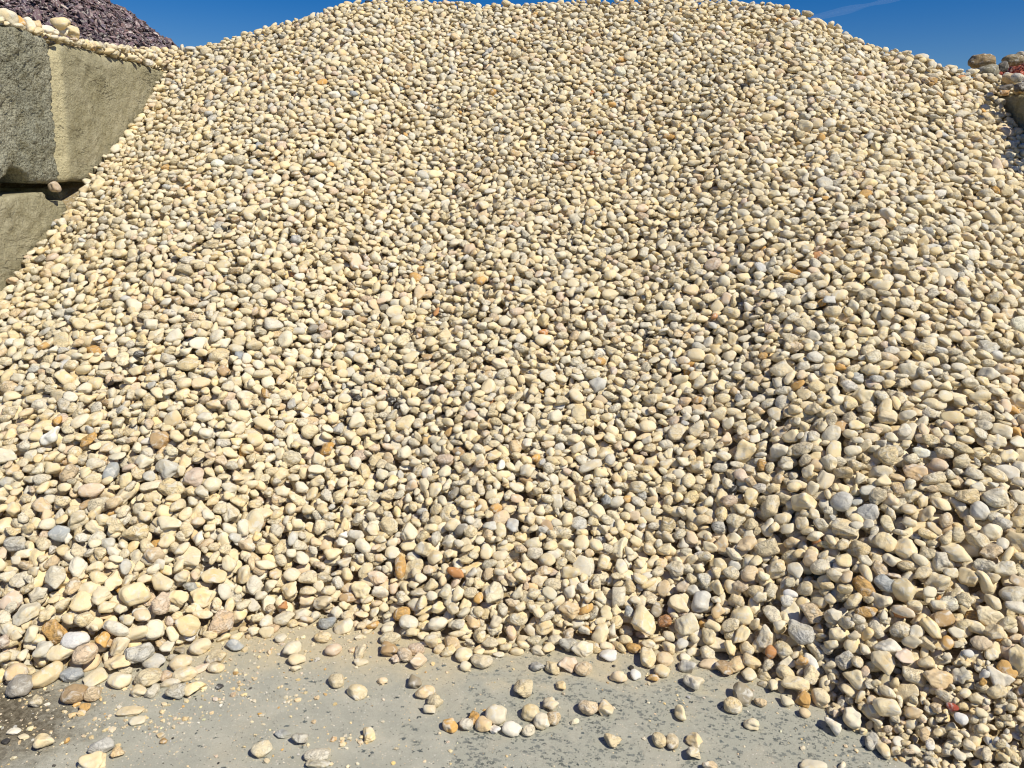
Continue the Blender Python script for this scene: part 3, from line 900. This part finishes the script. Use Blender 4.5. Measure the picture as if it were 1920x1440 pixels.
# ------------------------------------------------------------------ labels of the other large pebbles, told apart by a neighbour
LANDMARKS = {}
for k in hand_idx:
    t = ST_LAB[k]
    LANDMARKS[k] = t
SHORT = [("bright white smooth oval", "bright white oval"), ("ochre-orange slab", "ochre-orange slab"), ("pinkish-brown smooth pebble", "pinkish-brown smooth pebble"),
         ("large rough grey stone", "large rough grey stone"), ("big yellowish egg", "big yellowish egg"), ("blue-grey smooth oval", "blue-grey smooth oval"),
         ("dark blue-grey angular pebble", "dark blue-grey angular pebble"), ("blue-grey upright pebble", "upright blue-grey pebble"), ("pinkish-brown oval", "pinkish-brown oval"),
         ("white pointed stone", "white pointed stone"), ("big smooth cream oval", "big smooth cream oval"), ("large cream block", "large tilted cream block"),
         ("small rusty stone", "small rusty stone"), ("brown smooth oval", "brown smooth oval"), ("ochre rounded pebble", "ochre rounded pebble"),
         ("small dark ochre egg", "small dark ochre egg"), ("large lumpy cream stone", "large lumpy cream stone"), ("big grey veined stone", "big grey veined stone"),
         ("large smooth cream egg", "large smooth cream egg"), ("bright ochre flat disc", "bright ochre disc"), ("tall ochre-orange pebble", "tall ochre-orange pebble"),
         ("blue-grey oval leaning", "leaning blue-grey oval"), ("big round cream pebble right", "big round cream pebble"), ("brown ridged stone", "brown ridged stone"),
         ("white pyramid", "white pyramid-shaped stone"), ("big grey-white lump near", "big grey-white lump"), ("smooth tan oval in the lower right", "smooth tan oval"),
         ("big pale egg", "big pale egg"), ("pinkish flat-faced", "pinkish flat-faced stone"), ("ochre oval in the right", "ochre oval"), ("ochre stone at the right edge", "ochre stone at the right edge"),
         ("large yellowish lumpy", "large yellowish lumpy stone"), ("white egg leaning", "leaning white egg"), ("red brick fragment", "red brick fragment"),
         ("tall cream egg", "tall cream egg"), ("black chip in the middle", "black chip"), ("rusty pebble at the toe", "rusty pebble at the toe"), ("white round pebble under", "white round pebble under the oval")]
marks = []
for key, short in SHORT:
    for k in hand_idx:
        if ST_LAB[k].startswith(key):
            marks.append((k, short)); break
DIRS = ["right of", "above and right of", "above", "above and left of", "left of", "below and left of", "below", "below and right of"]
used = set(ST_LAB[k] for k in hand_idx)
mean_seen = np.median([SEEN[k] for k in auto_idx]) if auto_idx else 1
for k in auto_idx:
    size = "large " if SEEN[k] > mean_seen * 1.25 else ""
    look = f"{size}{COLWORD[ST_COL[k]]} {SHWORD[ST_K[k]]} pebble"
    near = sorted(marks, key=lambda m: math.hypot(sx[m[0]] - sx[k], sy[m[0]] - sy[k]))
    made = None
    for a in range(5):
        m, nm = near[a]
        ang = math.degrees(math.atan2(-(sy[k] - sy[m]), sx[k] - sx[m]))
        dist = math.hypot(sx[k] - sx[m], sy[k] - sy[m])
        how = "touching and just " if dist < 34 else ("close " if dist < 80 else ("" if dist < 170 else "well "))
        cand = f"{look} in the heap {how.replace('touching and ', '')}{DIRS[int(round(ang / 45)) % 8]} the {nm}"
        if cand not in used and len(cand.split()) <= 16:
            made = cand; break
    if made is None:
        a, b = near[0][1], near[1][1]
        made = f"{look} between the {a} and the {b}"
    used.add(made); ST_LAB[k] = made

# ------------------------------------------------------------------ pebbles as meshes
CELL_SEED = rng.uniform(-40, 40, size=(NS, 3))
def stone_mesh(k, lod):
    d = SHAPES[ST_K[k]][ST_I[k]][lod]
    return (d * (AX[k] * 1.05)) @ ROT[k].T

dist = np.linalg.norm(CEN - CAM, axis=1)
vs, fs, cs, ss = [], [], [], []
off = 0
for k in range(NS):
    if k in single:
        continue
    if SEEN[k] < 2:
        lod = 4
    elif SEEN[k] < 32:
        lod = 3
    elif SEEN[k] > 100:
        lod = 1
    else:
        lod = 2
    v = stone_mesh(k, lod) + CEN[k]
    vs.append(v); fs.append(LODS[lod][1] + off); off += len(v)
    cs.append(np.tile([*ST_RGB[k], ST_RND[k]], (len(v), 1)))
    ss.append(np.tile(CELL_SEED[k], (len(v), 1)))
# the packed body of the heap under its loose skin
bu = np.linspace(-3.6, 4.2, 96); bv = np.linspace(1.0, 9.5, 110)
BX, BY = np.meshgrid(bu, bv, indexing='ij')
BZ = heap(BX, BY) - UNDER - 0.012
BZ = np.where(BX < WALL_X + 0.02, np.minimum(BZ, WALL_TOP - 0.03), BZ)
BZ = np.maximum(BZ, -0.06)
core = np.stack([BX, BY, BZ], -1).reshape(-1, 3)
q = np.arange(96 * 110).reshape(96, 110)
qa, qb, qc, qd = q[:-1, :-1].ravel(), q[1:, :-1].ravel(), q[1:, 1:].ravel(), q[:-1, 1:].ravel()
cf = np.concatenate([np.stack([qa, qb, qc], 1), np.stack([qa, qc, qd], 1)])
vs.append(core); fs.append(cf + off)
cs.append(np.tile([*(lin((176, 158, 122)) * ALB), 0.9], (len(core), 1))); ss.append(np.zeros((len(core), 3)))
o = link_mesh("pebble_heap", np.concatenate(vs), np.concatenate(fs), M_PEB, colour=np.concatenate(cs), seed=np.concatenate(ss))
tag(o, "large sunlit heap of cream and grey pebbles sloping down to the slab", "pebble heap", kind="stuff")
n_tri = sum(len(f) for f in fs)

for k in sorted(single, key=lambda q: -SEEN[q]):
    lod = 0 if (SEEN[k] > 140 or dist[k] < 2.7) else 1
    v = stone_mesh(k, lod)
    nm = "brick_fragment" if ST_COL[k] == 'R' else "pebble"
    o = link_mesh(nm, v, LODS[lod][1], M_PEB, loc=CEN[k], colour=np.tile([*ST_RGB[k], ST_RND[k]], (len(v), 1)), seed=np.tile(CELL_SEED[k], (len(v), 1)))
    loose = heap(CEN[k][0], CEN[k][1]) < 0.035
    tag(o, ST_LAB[k], "brick" if ST_COL[k] == 'R' else "pebble", "loose pebbles lying on the concrete slab" if loose else "pebbles of the heap")
    n_tri += len(LODS[lod][1])

# ------------------------------------------------------------------ crumbs and grit on the slab
gr = np.random.default_rng(21)
cd_, cf_ = icodirs(1)
vs, fs, cs, ss = [], [], [], []
off = 0
def crumb(x, y, r, col):
    global off
    d = cd_ * (1 + gr.normal(size=(len(cd_), 1)) * 0.16) * np.array([1, gr.uniform(0.6, 0.95), gr.uniform(0.35, 0.6)]) * r
    a = gr.uniform(0, 6.28); c, s = math.cos(a), math.sin(a)
    v = d @ np.array([[c, s, 0], [-s, c, 0], [0, 0, 1]]) + [x, y, r * 0.22]
    vs.append(v); fs.append(cf_ + off); off += len(v)
    cs.append(np.tile([*stone_rgb(col, gr, 0.1), gr.random()], (len(v), 1))); ss.append(np.tile(gr.uniform(-9, 9, 3), (len(v), 1)))
CC = ['y', 't', 'c', 'o', 'p', 'g', 'd', 'k']; CW = np.array([.22, .22, .24, .07, .13, .05, .03, .04]); CW /= CW.sum()
n = 0
while n < 1700:
    px, py = gr.uniform(-80, 1700), gr.uniform(1150, 1500)
    d = ray(px, py); P = CAM + d * (CAM_H / -d[2])
    hh = heap(P[0], P[1])
    dens = 0.16 + 0.8 * math.exp(hh / 0.10) if hh < 0 else 1.0
    dens *= 1.0 if px < 620 else np.interp(px, [620, 800, 1700], [0.9, 0.28, 0.22])
    if hh > 0.03 or gr.random() > dens:
        continue
    crumb(P[0], P[1], 0.0016 + gr.exponential(0.0017) + (gr.random() < 0.03) * 0.004, CC[gr.choice(8, p=CW)])
    n += 1
for cx, cy, sp, cnt in ((560, 1310, 30, 26), (420, 1300, 32, 40), (200, 1345, 55, 60), (325, 1345, 40, 50), (660, 1390, 18, 22), (860, 1185, 40, 20), (265, 1370, 30, 22), (640, 1205, 45, 30), (520, 1215, 50, 50), (430, 1275, 40, 50), (1285, 1318, 16, 9), (1210, 1262, 30, 16)):
    for _ in range(cnt):
        d = ray(cx + gr.normal() * sp, cy + gr.normal() * sp * 0.4); P = CAM + d * (CAM_H / -d[2])
        if heap(P[0], P[1]) < 0.02:
            crumb(P[0], P[1], 0.0025 + gr.exponential(0.0032), CC[gr.choice(8, p=CW)])
o = link_mesh("gravel", np.concatenate(vs), np.concatenate(fs), M_PEB, smooth=False, colour=np.concatenate(cs), seed=np.concatenate(ss))
tag(o, "tan and pale stone crumbs strewn over the dusty slab below the heap", "gravel", kind="stuff")

# ------------------------------------------------------------------ concrete block walls
def vnoise(P, f, seed):
    """cheap value noise on points"""
    Q = P * f + seed
    i = np.floor(Q).astype(np.int64); t = Q - i; t = t * t * (3 - 2 * t)
    out = 0
    for dx in (0, 1):
        for dy in (0, 1):
            for dz in (0, 1):
                h = ((i[..., 0] + dx) * 73856093) ^ ((i[..., 1] + dy) * 19349663) ^ ((i[..., 2] + dz) * 83492791)
                h = (h * 2654435761) & 0xffffffff
                r = ((h ^ (h >> 15)) & 0xffff) / 65535.0
                out = out + r * (t[..., 0] if dx else 1 - t[..., 0]) * (t[..., 1] if dy else 1 - t[..., 1]) * (t[..., 2] if dz else 1 - t[..., 2])
    return out

def block(name, y0, y1, z0, z1, x_face, side, mat, bottom=None, top=None, rough=0.008, cham0=0.0, cham1=0.0, depth=0.8, res=0.016, seed=0.0, cdepth=0.05, lean=0.0):
    """a cast block whose front looks along side*X; bottom/top give chipped outlines as functions of y"""
    ny, nz = int((y1 - y0) / res), int((z1 - z0) / res)
    s = np.linspace(0, 1, ny); t = np.linspace(0, 1, nz)
    S, T = np.meshgrid(s, t, indexing='ij')
    Y = y0 + S * (y1 - y0)
    zb = z0 + (bottom(Y) if bottom else 0); zt = z1 - (top(Y) if top else 0)
    Z = zb + T * (zt - zb)
    X = np.full(S.shape, 0.0)
    # rounded and chamfered margins set the face back
    e = np.minimum(T, 1 - T) * (z1 - z0)
    X -= 0.022 * np.exp(-(e / 0.02))
    if cham0: X -= cdepth * np.clip(1 - (Y - y0) / cham0, 0, 1)
    if cham1: X -= cdepth * np.clip(1 - (y1 - Y) / cham1, 0, 1)
    X -= 0.018 * np.exp(-((Y - y0) / 0.012)) + 0.018 * np.exp(-((y1 - Y) / 0.012))
    P = np.stack([X * 0, Y, Z], -1)
    X += rough * 1.0 * (vnoise(P, 34, seed) - 0.5) + rough * 0.8 * (vnoise(P, 13, seed + 5) - 0.5) + rough * 1.2 * (vnoise(P, 4, seed + 9) - 0.5) + rough * 1.2 * (vnoise(P, 70, seed + 3) - 0.5)
    Y = Y + lean * (Z - z1)
    Y = Y + (vnoise(P, 22, seed + 20) - 0.5) * 0.012 * np.exp(-np.minimum(S, 1 - S) * (y1 - y0) / 0.05)
    F = np.stack([x_face + side * X, Y, Z], -1)
    Bk = F.copy(); Bk[..., 0] = x_face - side * depth
    V = np.concatenate([F.reshape(-1, 3), Bk.reshape(-1, 3)])
    idx = np.arange(ny * nz).reshape(ny, nz); N = ny * nz
    faces = []
    a, b, c, d = idx[:-1, :-1].ravel(), idx[1:, :-1].ravel(), idx[1:, 1:].ravel(), idx[:-1, 1:].ravel()
    front = np.stack([a, b, c, d], 1) if side > 0 else np.stack([a, d, c, b], 1)
    faces.append(front); faces.append(front[:, ::-1] + N)
    rim = np.concatenate([idx[:-1, 0], idx[-1, :-1], idx[:0:-1, -1], idx[0, :0:-1]])
    r2 = np.roll(rim, -1)
    side_f = np.stack([rim, rim + N, r2 + N, r2], 1)
    faces.append(side_f if side > 0 else side_f[:, ::-1])
    o = link_mesh(name, V, np.concatenate(faces), mat, smooth=True)
    # the rims stay crisp
    me = o.data
    sm = np.ones(len(me.polygons), bool); sm[2 * len(front):] = False; sm[len(front):2 * len(front)] = False
    me.polygons.foreach_set("use_smooth", sm)
    return o

def notch(c, w, h, jag=0.012):
    return lambda y: h * np.clip(1 - np.abs(y - c) / w, 0, 1) ** 0.8 + jag * (vnoise(np.stack([y, y * 0 + 1.3, y * 0], -1), 26, 4.0))
g_l = "concrete blocks of the left bay wall"
g_r = "concrete blocks of the right bay wall"
top_chip = lambda y: 0.055 * np.clip(1 - np.abs(y - 4.60) / 0.10, 0, 1) + 0.02 * vnoise(np.stack([y, y * 0, y * 0 + 2], -1), 11, 1.0)
o = block("concrete_block", 2.98, 4.545, 1.592, 2.40, WALL_X + 0.020, 1, M_BLOCK_ROUGH, bottom=notch(4.16, 0.13, 0.085), top=top_chip, rough=0.017, seed=3.0, lean=0.075)
tag(o, "upper grey concrete block with coarse pitted face at the far left edge", "concrete block", g_l)
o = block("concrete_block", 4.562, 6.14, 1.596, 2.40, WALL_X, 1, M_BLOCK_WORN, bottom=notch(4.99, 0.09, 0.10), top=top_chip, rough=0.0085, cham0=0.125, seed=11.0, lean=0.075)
tag(o, "upper olive concrete block with smoother face, its right end buried by pebbles", "concrete block", g_l)
o = block("concrete_block", 6.155, 7.73, 1.596, 2.395, WALL_X - 0.01, 1, M_BLOCK_SMOOTH, rough=0.009, seed=17.0, res=0.03)
tag(o, "upper concrete block behind the heap, beyond the half-buried olive one", "concrete block", g_l)
low_top = lambda y: 0.03 + 0.05 * vnoise(np.stack([y, y * 0 + 5, y * 0], -1), 7, 2.0) + 0.05 * np.clip((y - 4.36) / 0.05, 0, 1)
o = block("concrete_block", 3.00, 4.60, 0.802, 1.592, WALL_X + 0.004, 1, M_BLOCK_SMOOTH, top=low_top, rough=0.012, seed=23.0, cham1=0.07)
tag(o, "lower concrete block with crumbled top edge, pebbles climbing across its face", "concrete block", g_l)
o = block("concrete_block", 4.66, 6.20, 0.802, 1.56, WALL_X - 0.10, 1, M_BLOCK_SMOOTH, rough=0.012, seed=29.0, res=0.03)
tag(o, "lower concrete block in the dark gap, mostly hidden behind pebbles", "concrete block", g_l)
o = block("concrete_block", 3.01, 4.61, 0.0, 0.797, WALL_X, 1, M_BLOCK_SMOOTH, rough=0.012, seed=31.0, res=0.03)
tag(o, "bottom concrete block of the left wall, sunk in pebbles", "concrete block", g_l)
o = block("concrete_block", 4.88, 6.48, 1.46, RW_TOP, RW_X, -1, M_BLOCK_SMOOTH, rough=0.012, seed=37.0, top=lambda y: 0.03 * vnoise(np.stack([y, y * 0 + 5, y * 0], -1), 9, 2.0))
tag(o, "shaded concrete block at the right edge with stones along its top", "concrete block", g_r)
o = block("concrete_block", 4.90, 6.50, 0.66, 1.455, RW_X, -1, M_BLOCK_SMOOTH, rough=0.012, seed=41.0, res=0.03)
tag(o, "lower concrete block of the right wall, sunk in pebbles", "concrete block", g_r)

o = block("concrete_block", 3.28, 4.88, 0.66, 1.30, RW_X, -1, M_BLOCK_SMOOTH, rough=0.012, seed=43.0, res=0.03)
tag(o, "concrete block of the right wall nearest the camera, on top of a ground block", "concrete block", g_r)
o = block("concrete_block", 3.26, 4.88, 0.0, 0.655, RW_X, -1, M_BLOCK_SMOOTH, rough=0.012, seed=47.0, res=0.03)
tag(o, "ground block of the right wall, under the block nearest the camera", "concrete block", g_r)
o = block("concrete_block", 4.895, 6.50, 0.0, 0.655, RW_X, -1, M_BLOCK_SMOOTH, rough=0.012, seed=53.0, res=0.03)
tag(o, "ground block of the right wall, under the sunken lower block", "concrete block", g_r)
# a pebble wedged in the gap between the courses
def free_stone(name, P, axes, yaw, kd, idx, rgb, lod=0, rnd=0.5, mat=M_PEB, tilt=(0, 0)):
    d = SHAPES[kd][idx][lod] * np.asarray(axes)
    Rz = np.array(Matrix.Rotation(yaw, 3, 'Z') @ Matrix.Rotation(tilt[0], 3, 'X') @ Matrix.Rotation(tilt[1], 3, 'Y'))
    v = d @ Rz.T
    return link_mesh(name, v, LODS[lod][1], mat, loc=P, colour=np.tile([*rgb, rnd], (len(v), 1)), seed=np.tile(rng.uniform(-30, 30, 3), (len(v), 1)))
def on_wall(px, py, X=WALL_X):
    d = ray(px, py); return CAM + d * (X / d[0])
o = free_stone("pebble", on_wall(98, 350) + [0.012, 0, 0], (0.036, 0.040, 0.031), 0.3, 'e', 2, lin((196, 176, 150)) * ALB)
tag(o, "pinkish pebble wedged in the dark gap between the two courses of blocks", "pebble", "pebbles of the heap")
dz = rng.normal
TOP = [(6, 34, 46, 34, 'e', 'p', "pale grey egg at the far left end of the wall top"), (34, 42, 24, 24, 't', 'o', "orange-tan stone on the wall top next to the pale grey egg"),
       (53, 47, 25, 30, 'e', 'w', "white egg on the wall top, right of the orange-tan stone"), (69, 49, 19, 23, 'a', 't', "tan stone between the white egg and the low white slab on the wall top"),
       (88, 57, 38, 17, 'f', 'w', "low white slab on the wall top under the yellowish pear"), (113, 44, 32, 24, 'e', 'y', "yellowish pear-shaped pebble perched highest on the wall top"),
       (118, 60, 18, 18, 'q', 'p', "small pale cube-like stone below the yellowish pear on the wall top"), (135, 61, 24, 28, 'a', 'y', "yellowish rough stone right of the small cube-like one on the wall top")]
for i, (px, py, w, h, kd, col, lab) in enumerate(TOP):
    d = ray(px, py)
    lift = 0.065 if i == 5 else 0.0
    t = None
    # the stone's centre stands a half height over the wall top, close behind its edge
    P = on_wall(px, py, WALL_X - 0.055)
    mm = (P - CAM) @ F3 / FPX
    ax = np.array([w * mm * 0.5 / 0.92, w * mm * 0.42, h * mm * 0.5])
    P[2] = max(P[2], WALL_TOP - 0.01 + ax[2] * 0.85)
    o = free_stone("pebble", P, ax, 0.5 + 0.3 * math.sin(i * 2.1), kd, i % 6, stone_rgb(col), rnd=0.4)
    tag(o, lab, "pebble", "pebbles along the top of the left wall")

# ------------------------------------------------------------------ purple slate heap behind the left wall
sl = np.random.default_rng(5)
def plane_pt(px, py, Y):
    d = ray(px, py); return CAM + d * (Y / d[1])
A_, B_ = plane_pt(182, -2, 8.6), plane_pt(312, 88, 8.6)
slope = (A_[2] - B_[2]) / (B_[0] - A_[0])
SAX, SAY = A_[0] - 1.35, 8.6
SAZ = A_[2] + 1.35 * slope
def slate_z(x, y):
    r = np.sqrt((x - SAX) ** 2 + (y - SAY) ** 2 + 0.02)
    return SAZ - slope * r + 0.05 * smooth_noise(x * 1.3, y * 1.3)
def chip(r, rr):
    n = rr.integers(4, 7)
    a = np.sort(rr.uniform(0, 2 * math.pi, n)) ; a = np.linspace(0, 2 * math.pi, n, endpoint=False) + rr.uniform(-0.35, 0.35, n)
    q = np.stack([np.cos(a) * r, np.sin(a) * r * rr.uniform(0.45, 0.8)], 1) * rr.uniform(0.75, 1.1, (n, 1))
    th = r * rr.uniform(0.10, 0.22)
    tl = rr.uniform(-0.12, 0.12, 2)
    top = np.concatenate([q, (th + q @ tl)[:, None]], 1); bot = np.concatenate([q * 0.93, (-th + q @ tl)[:, None]], 1)
    v = np.concatenate([top, bot])
    f = [tuple(range(n)), tuple(range(2 * n - 1, n - 1, -1))]
    f += [(i, i + n, (i + 1) % n + n, (i + 1) % n) for i in range(n)]
    return v, f
SLCOL = [(112, 92, 98), (96, 80, 88), (128, 106, 110), (86, 74, 82), (120, 98, 96), (142, 122, 124), (104, 92, 104)]
chips = []
tries = 0
while len(chips) < 7500 and tries < 90000:
    tries += 1
    x = sl.uniform(-8.2, -2.7); y = sl.uniform(4.5, 9.4)
    z = slate_z(x, y)
    px, py, zz = project(np.array([x, y, z]))
    if px < -90 or px > 420 or py < -90 or py > 135 or z < 2.0:
        continue
    e = 0.02
    nx = -(slate_z(x + e, y) - slate_z(x - e, y)) / (2 * e); ny_ = -(slate_z(x, y + e) - slate_z(x, y - e)) / (2 * e)
    nr = np.array([nx, ny_, 1.0]); nr /= np.linalg.norm(nr)
    nr = nr + sl.normal(size=3) * 0.42
    Rm = frame(nr, sl.uniform(0, 6.28))
    r = 0.024 * math.exp(sl.normal() * 0.4)
    lift = sl.uniform(-0.01, 0.05)
    v, f = chip(r, sl)
    col = SLCOL[sl.integers(len(SLCOL))] if sl.random() > 0.018 else (200, 188, 180)
    chips.append((r / np.linalg.norm(np.array([x, y, z]) - CAM) * (0.4 if not (0 <= px <= 340 and 0 <= py <= 85) else 1), np.array([x, y, z + lift]), v @ Rm.T, f, lin(col) * ALB * (1 + sl.normal() * 0.12)))
chips.sort(key=lambda c: -c[0])
N_CHIP = 180
for s_, P, v, f, rgb in chips[:N_CHIP]:
    o = link_mesh("slate_chip", v, f, M_SLATE, smooth=False, loc=P, colour=np.tile([*np.clip(rgb, 0.01, 0.8), 0.3], (len(v), 1)), seed=np.tile(sl.uniform(-9, 9, 3), (len(v), 1)))
    tag(o, "purple-grey slate chip on the dark heap behind the left wall", "slate chip", "slate chips of the purple heap")
vs, fl_, cs, ss = [], [], [], []
off = 0
for s_, P, v, f, rgb in chips[N_CHIP:]:
    vs.append(v + P); fl_ += [tuple(i + off for i in q_) for q_ in f]; off += len(v)
    cs.append(np.tile([*np.clip(rgb, 0.01, 0.8), 0.3], (len(v), 1))); ss.append(np.tile(sl.uniform(-9, 9, 3), (len(v), 1)))
gx = np.linspace(-9.5, -3.71, 60); gy = np.linspace(4.0, 13, 80)
GX, GY = np.meshgrid(gx, gy, indexing='ij')
cz = np.maximum(slate_z(GX, GY) - 0.035, 0.02)
core = np.stack([GX, GY, cz], -1).reshape(-1, 3)
q = np.arange(60 * 80).reshape(60, 80)
fl_ += [tuple(int(i) + off for i in r_) for r_ in np.stack([q[:-1, :-1].ravel(), q[1:, :-1].ravel(), q[1:, 1:].ravel(), q[:-1, 1:].ravel()], 1)]
vs.append(core); cs.append(np.tile([*(lin((84, 70, 76)) * ALB), 0.3], (len(core), 1))); ss.append(np.zeros((len(core), 3)))
o = link_mesh("slate_heap", np.concatenate(vs), fl_, M_SLATE, smooth=False, colour=np.concatenate(cs), seed=np.concatenate(ss))
tag(o, "tall heap of purple-grey slate chips behind the left wall", "slate heap", kind="stuff")

# ------------------------------------------------------------------ red crushed brick, boulders and stones at the right wall
rr_ = np.random.default_rng(9)
RA = plane_pt(2000, 90, 7.3)
def red_z(x, y):
    r = np.sqrt((x - RA[0]) ** 2 + ((y - 7.3)) ** 2 + 0.01)
    return RA[2] - 0.46 * r + 0.03 * smooth_noise(x * 2, y * 2)
vs, fl_, cs, ss = [], [], [], []
off = 0
redl = []
cdr, cfr = icodirs(2)
tries = 0
while len(redl) < 900 and tries < 20000:
    tries += 1
    x = rr_.uniform(RW_X + 0.05, 5.6); y = rr_.uniform(5.6, 7.9); z = red_z(x, y)
    px, py, _ = project(np.array([x, y, z]))
    if px < 1840 or px > 2060 or py > 190 or z < 2.0: continue
    r = 0.032 * math.exp(rr_.normal() * 0.4)
    d = SHAPES['a'][rr_.integers(18)][3] * np.array([1, rr_.uniform(0.6, 0.9), rr_.uniform(0.5, 0.8)]) * r
    d = d @ frame(rr_.normal(size=3), rr_.uniform(0, 6)).T
    c = lin([(164, 78, 56), (146, 66, 50), (182, 98, 72), (126, 58, 46)][rr_.integers(4)]) * ALB * (1 + rr_.normal() * 0.1)
    redl.append((r * (1 if (px < 1920 and py > 95) else 0.3), np.array([x, y, z + rr_.uniform(-0.01, 0.025)]), d, c))
redl.sort(key=lambda q_: -q_[0])
for s_, P, v, c in redl[:30]:
    o = link_mesh("brick_fragment", v, LODS[3][1], M_BOULDER, smooth=False, loc=P, colour=np.tile([*c, 0.5], (len(v), 1)), seed=np.tile(rr_.uniform(-9, 9, 3), (len(v), 1)))
    tag(o, "red brick fragment on the red heap behind the right wall", "brick", "crushed red brick behind the right wall")
for s_, P, v, c in redl[30:]:
    vs.append(v + P); fl_.append(LODS[3][1] + off); off += len(v)
    cs.append(np.tile([*c, 0.5], (len(v), 1))); ss.append(np.tile(rr_.uniform(-9, 9, 3), (len(v), 1)))
gx = np.linspace(RW_X + 0.82, 7.0, 40); gy = np.linspace(5.0, 10, 40)
gx = np.linspace(3.05, 7.0, 40)
GX, GY = np.meshgrid(gx, gy, indexing='ij')
core = np.stack([GX, GY, np.maximum(red_z(GX, GY) - 0.03, 0.02)], -1).reshape(-1, 3)
core[:, 2] = np.where((core[:, 0] < RW_X + 0.84) & (core[:, 1] < 6.6), np.minimum(core[:, 2], np.maximum(core[:, 2], RW_TOP + 0.0)), core[:, 2])
q = np.arange(1600).reshape(40, 40)
qq = np.stack([q[:-1, :-1].ravel(), q[1:, :-1].ravel(), q[1:, 1:].ravel(), q[:-1, 1:].ravel()], 1)
fl_.append(np.concatenate([qq[:, [0, 1, 2]], qq[:, [0, 2, 3]]]) + off)
vs.append(core); cs.append(np.tile([*(lin((120, 56, 44)) * ALB), 0.5], (len(core), 1))); ss.append(np.zeros((len(core), 3)))
o = link_mesh("red_brick_heap", np.concatenate(vs), np.concatenate(fl_), M_BOULDER, smooth=False, colour=np.concatenate(cs), seed=np.concatenate(ss))
tag(o, "low heap of crushed red brick behind the right wall", "brick heap", kind="stuff")

BOULD = [(1843, 115, 48, 27, 6.35, 'f', 1, (158, 136, 100), -0.15, "brown boulder with dark cracks perched highest at the upper right"),
         (1854, 135, 44, 28, 6.22, 'f', 4, (150, 144, 122), 0.3, "grey-brown boulder lying under the brown cracked boulder"),
         (1880, 124, 20, 20, 6.5, 'q', 2, (118, 114, 106), 0.2, "small dark grey blocky stone right of the boulders, against the sky"),
         (1899, 113, 40, 22, 6.7, 'e', 7, (150, 136, 106), 0.1, "long brown stone above the red brick at the upper right"),
         (1914, 103, 22, 12, 6.8, 'e', 9, (176, 166, 142), 0.1, "pale brown stone topmost at the right edge against the sky"),
         (1893, 147, 27, 19, 5.55, 'e', 5, (220, 196, 160), 0.2, "pinkish-tan pebble on the right wall's top before the red brick"),
         (1908, 146, 22, 17, 5.45, 'e', 6, (226, 220, 206), 0.4, "white pebble on the right wall's top at the picture's edge"),
         (1886, 165, 26, 15, 5.45, 'a', 6, (150, 142, 130), 0.2, "grey pebble half in shade on the right wall's top"),
         (1912, 162, 24, 20, 5.4, 'a', 9, (112, 106, 98), 0.5, "dark grey stone on the right wall's top at the picture's edge"),
         (1884, 174, 18, 10, 5.3, 'q', 1, (214, 170, 116), 0.0, "orange-tan chip on the rim of the shaded block")]
for px, py, w, h, Y, kd, i, c, yaw, lab in BOULD:
    P = plane_pt(px, py, Y)
    mm = (P - CAM) @ F3 / FPX
    ax = np.array([w * mm * 0.5, w * mm * 0.42, h * mm * 0.5])
    big = w > 30 and Y > 6
    o = free_stone("boulder" if big else "pebble", P, ax, yaw, kd, i, lin(c) * ALB, rnd=0.9, mat=M_BOULDER if Y > 6 else M_PEB)
    tag(o, lab, "boulder" if big else "pebble", "boulders beside the red heap" if Y > 6 else "stones along the top of the right wall")

# ------------------------------------------------------------------ old contrail, far up
cg = NT("ice_cloud")
tr = cg.n("ShaderNodeBsdfTransparent"); d1 = cg.n("ShaderNodeBsdfTranslucent", {"Color": (0.9, 0.9, 0.9, 1)}); d2 = cg.n("ShaderNodeBsdfDiffuse", {"Color": (0.9, 0.9, 0.9, 1)})
df = cg.n("ShaderNodeAddShader", {0: d1.outputs[0], 1: d2.outputs[0]})
mx = cg.n("ShaderNodeMixShader", {0: 0.018, 1: tr.outputs[0], 2: df.outputs[0]})
cg.t.links.new(mx.outputs[0], cg.out.inputs[0])
a, b = plane_pt(1490, 42, 5200), plane_pt(1760, -22, 6200)
n = 40
vv_, ff_ = [], []
ax_ = (b - a) / np.linalg.norm(b - a)
s1 = np.cross(ax_, [0, 0, 1]); s1 /= np.linalg.norm(s1); s2 = np.cross(s1, ax_)
for i in range(n + 1):
    f = i / n
    c = a + (b - a) * f
    r = (20 + 6 * math.sin(f * 9) + 4 * math.sin(f * 23)) * min(1, 0.15 + 4 * f)
    for k in range(10):
        t = 2 * math.pi * k / 10
        vv_.append(c + (s1 * math.cos(t) * 1.3 + s2 * math.sin(t)) * r)
for i in range(n):
    for k in range(10):
        ff_.append((i * 10 + k, i * 10 + (k + 1) % 10, (i + 1) * 10 + (k + 1) % 10, (i + 1) * 10 + k))
o = link_mesh("contrail", vv_, ff_, cg.m)
tag(o, "faint white contrail crossing the blue sky at the upper right", "contrail")
print("TRIS", n_tri)
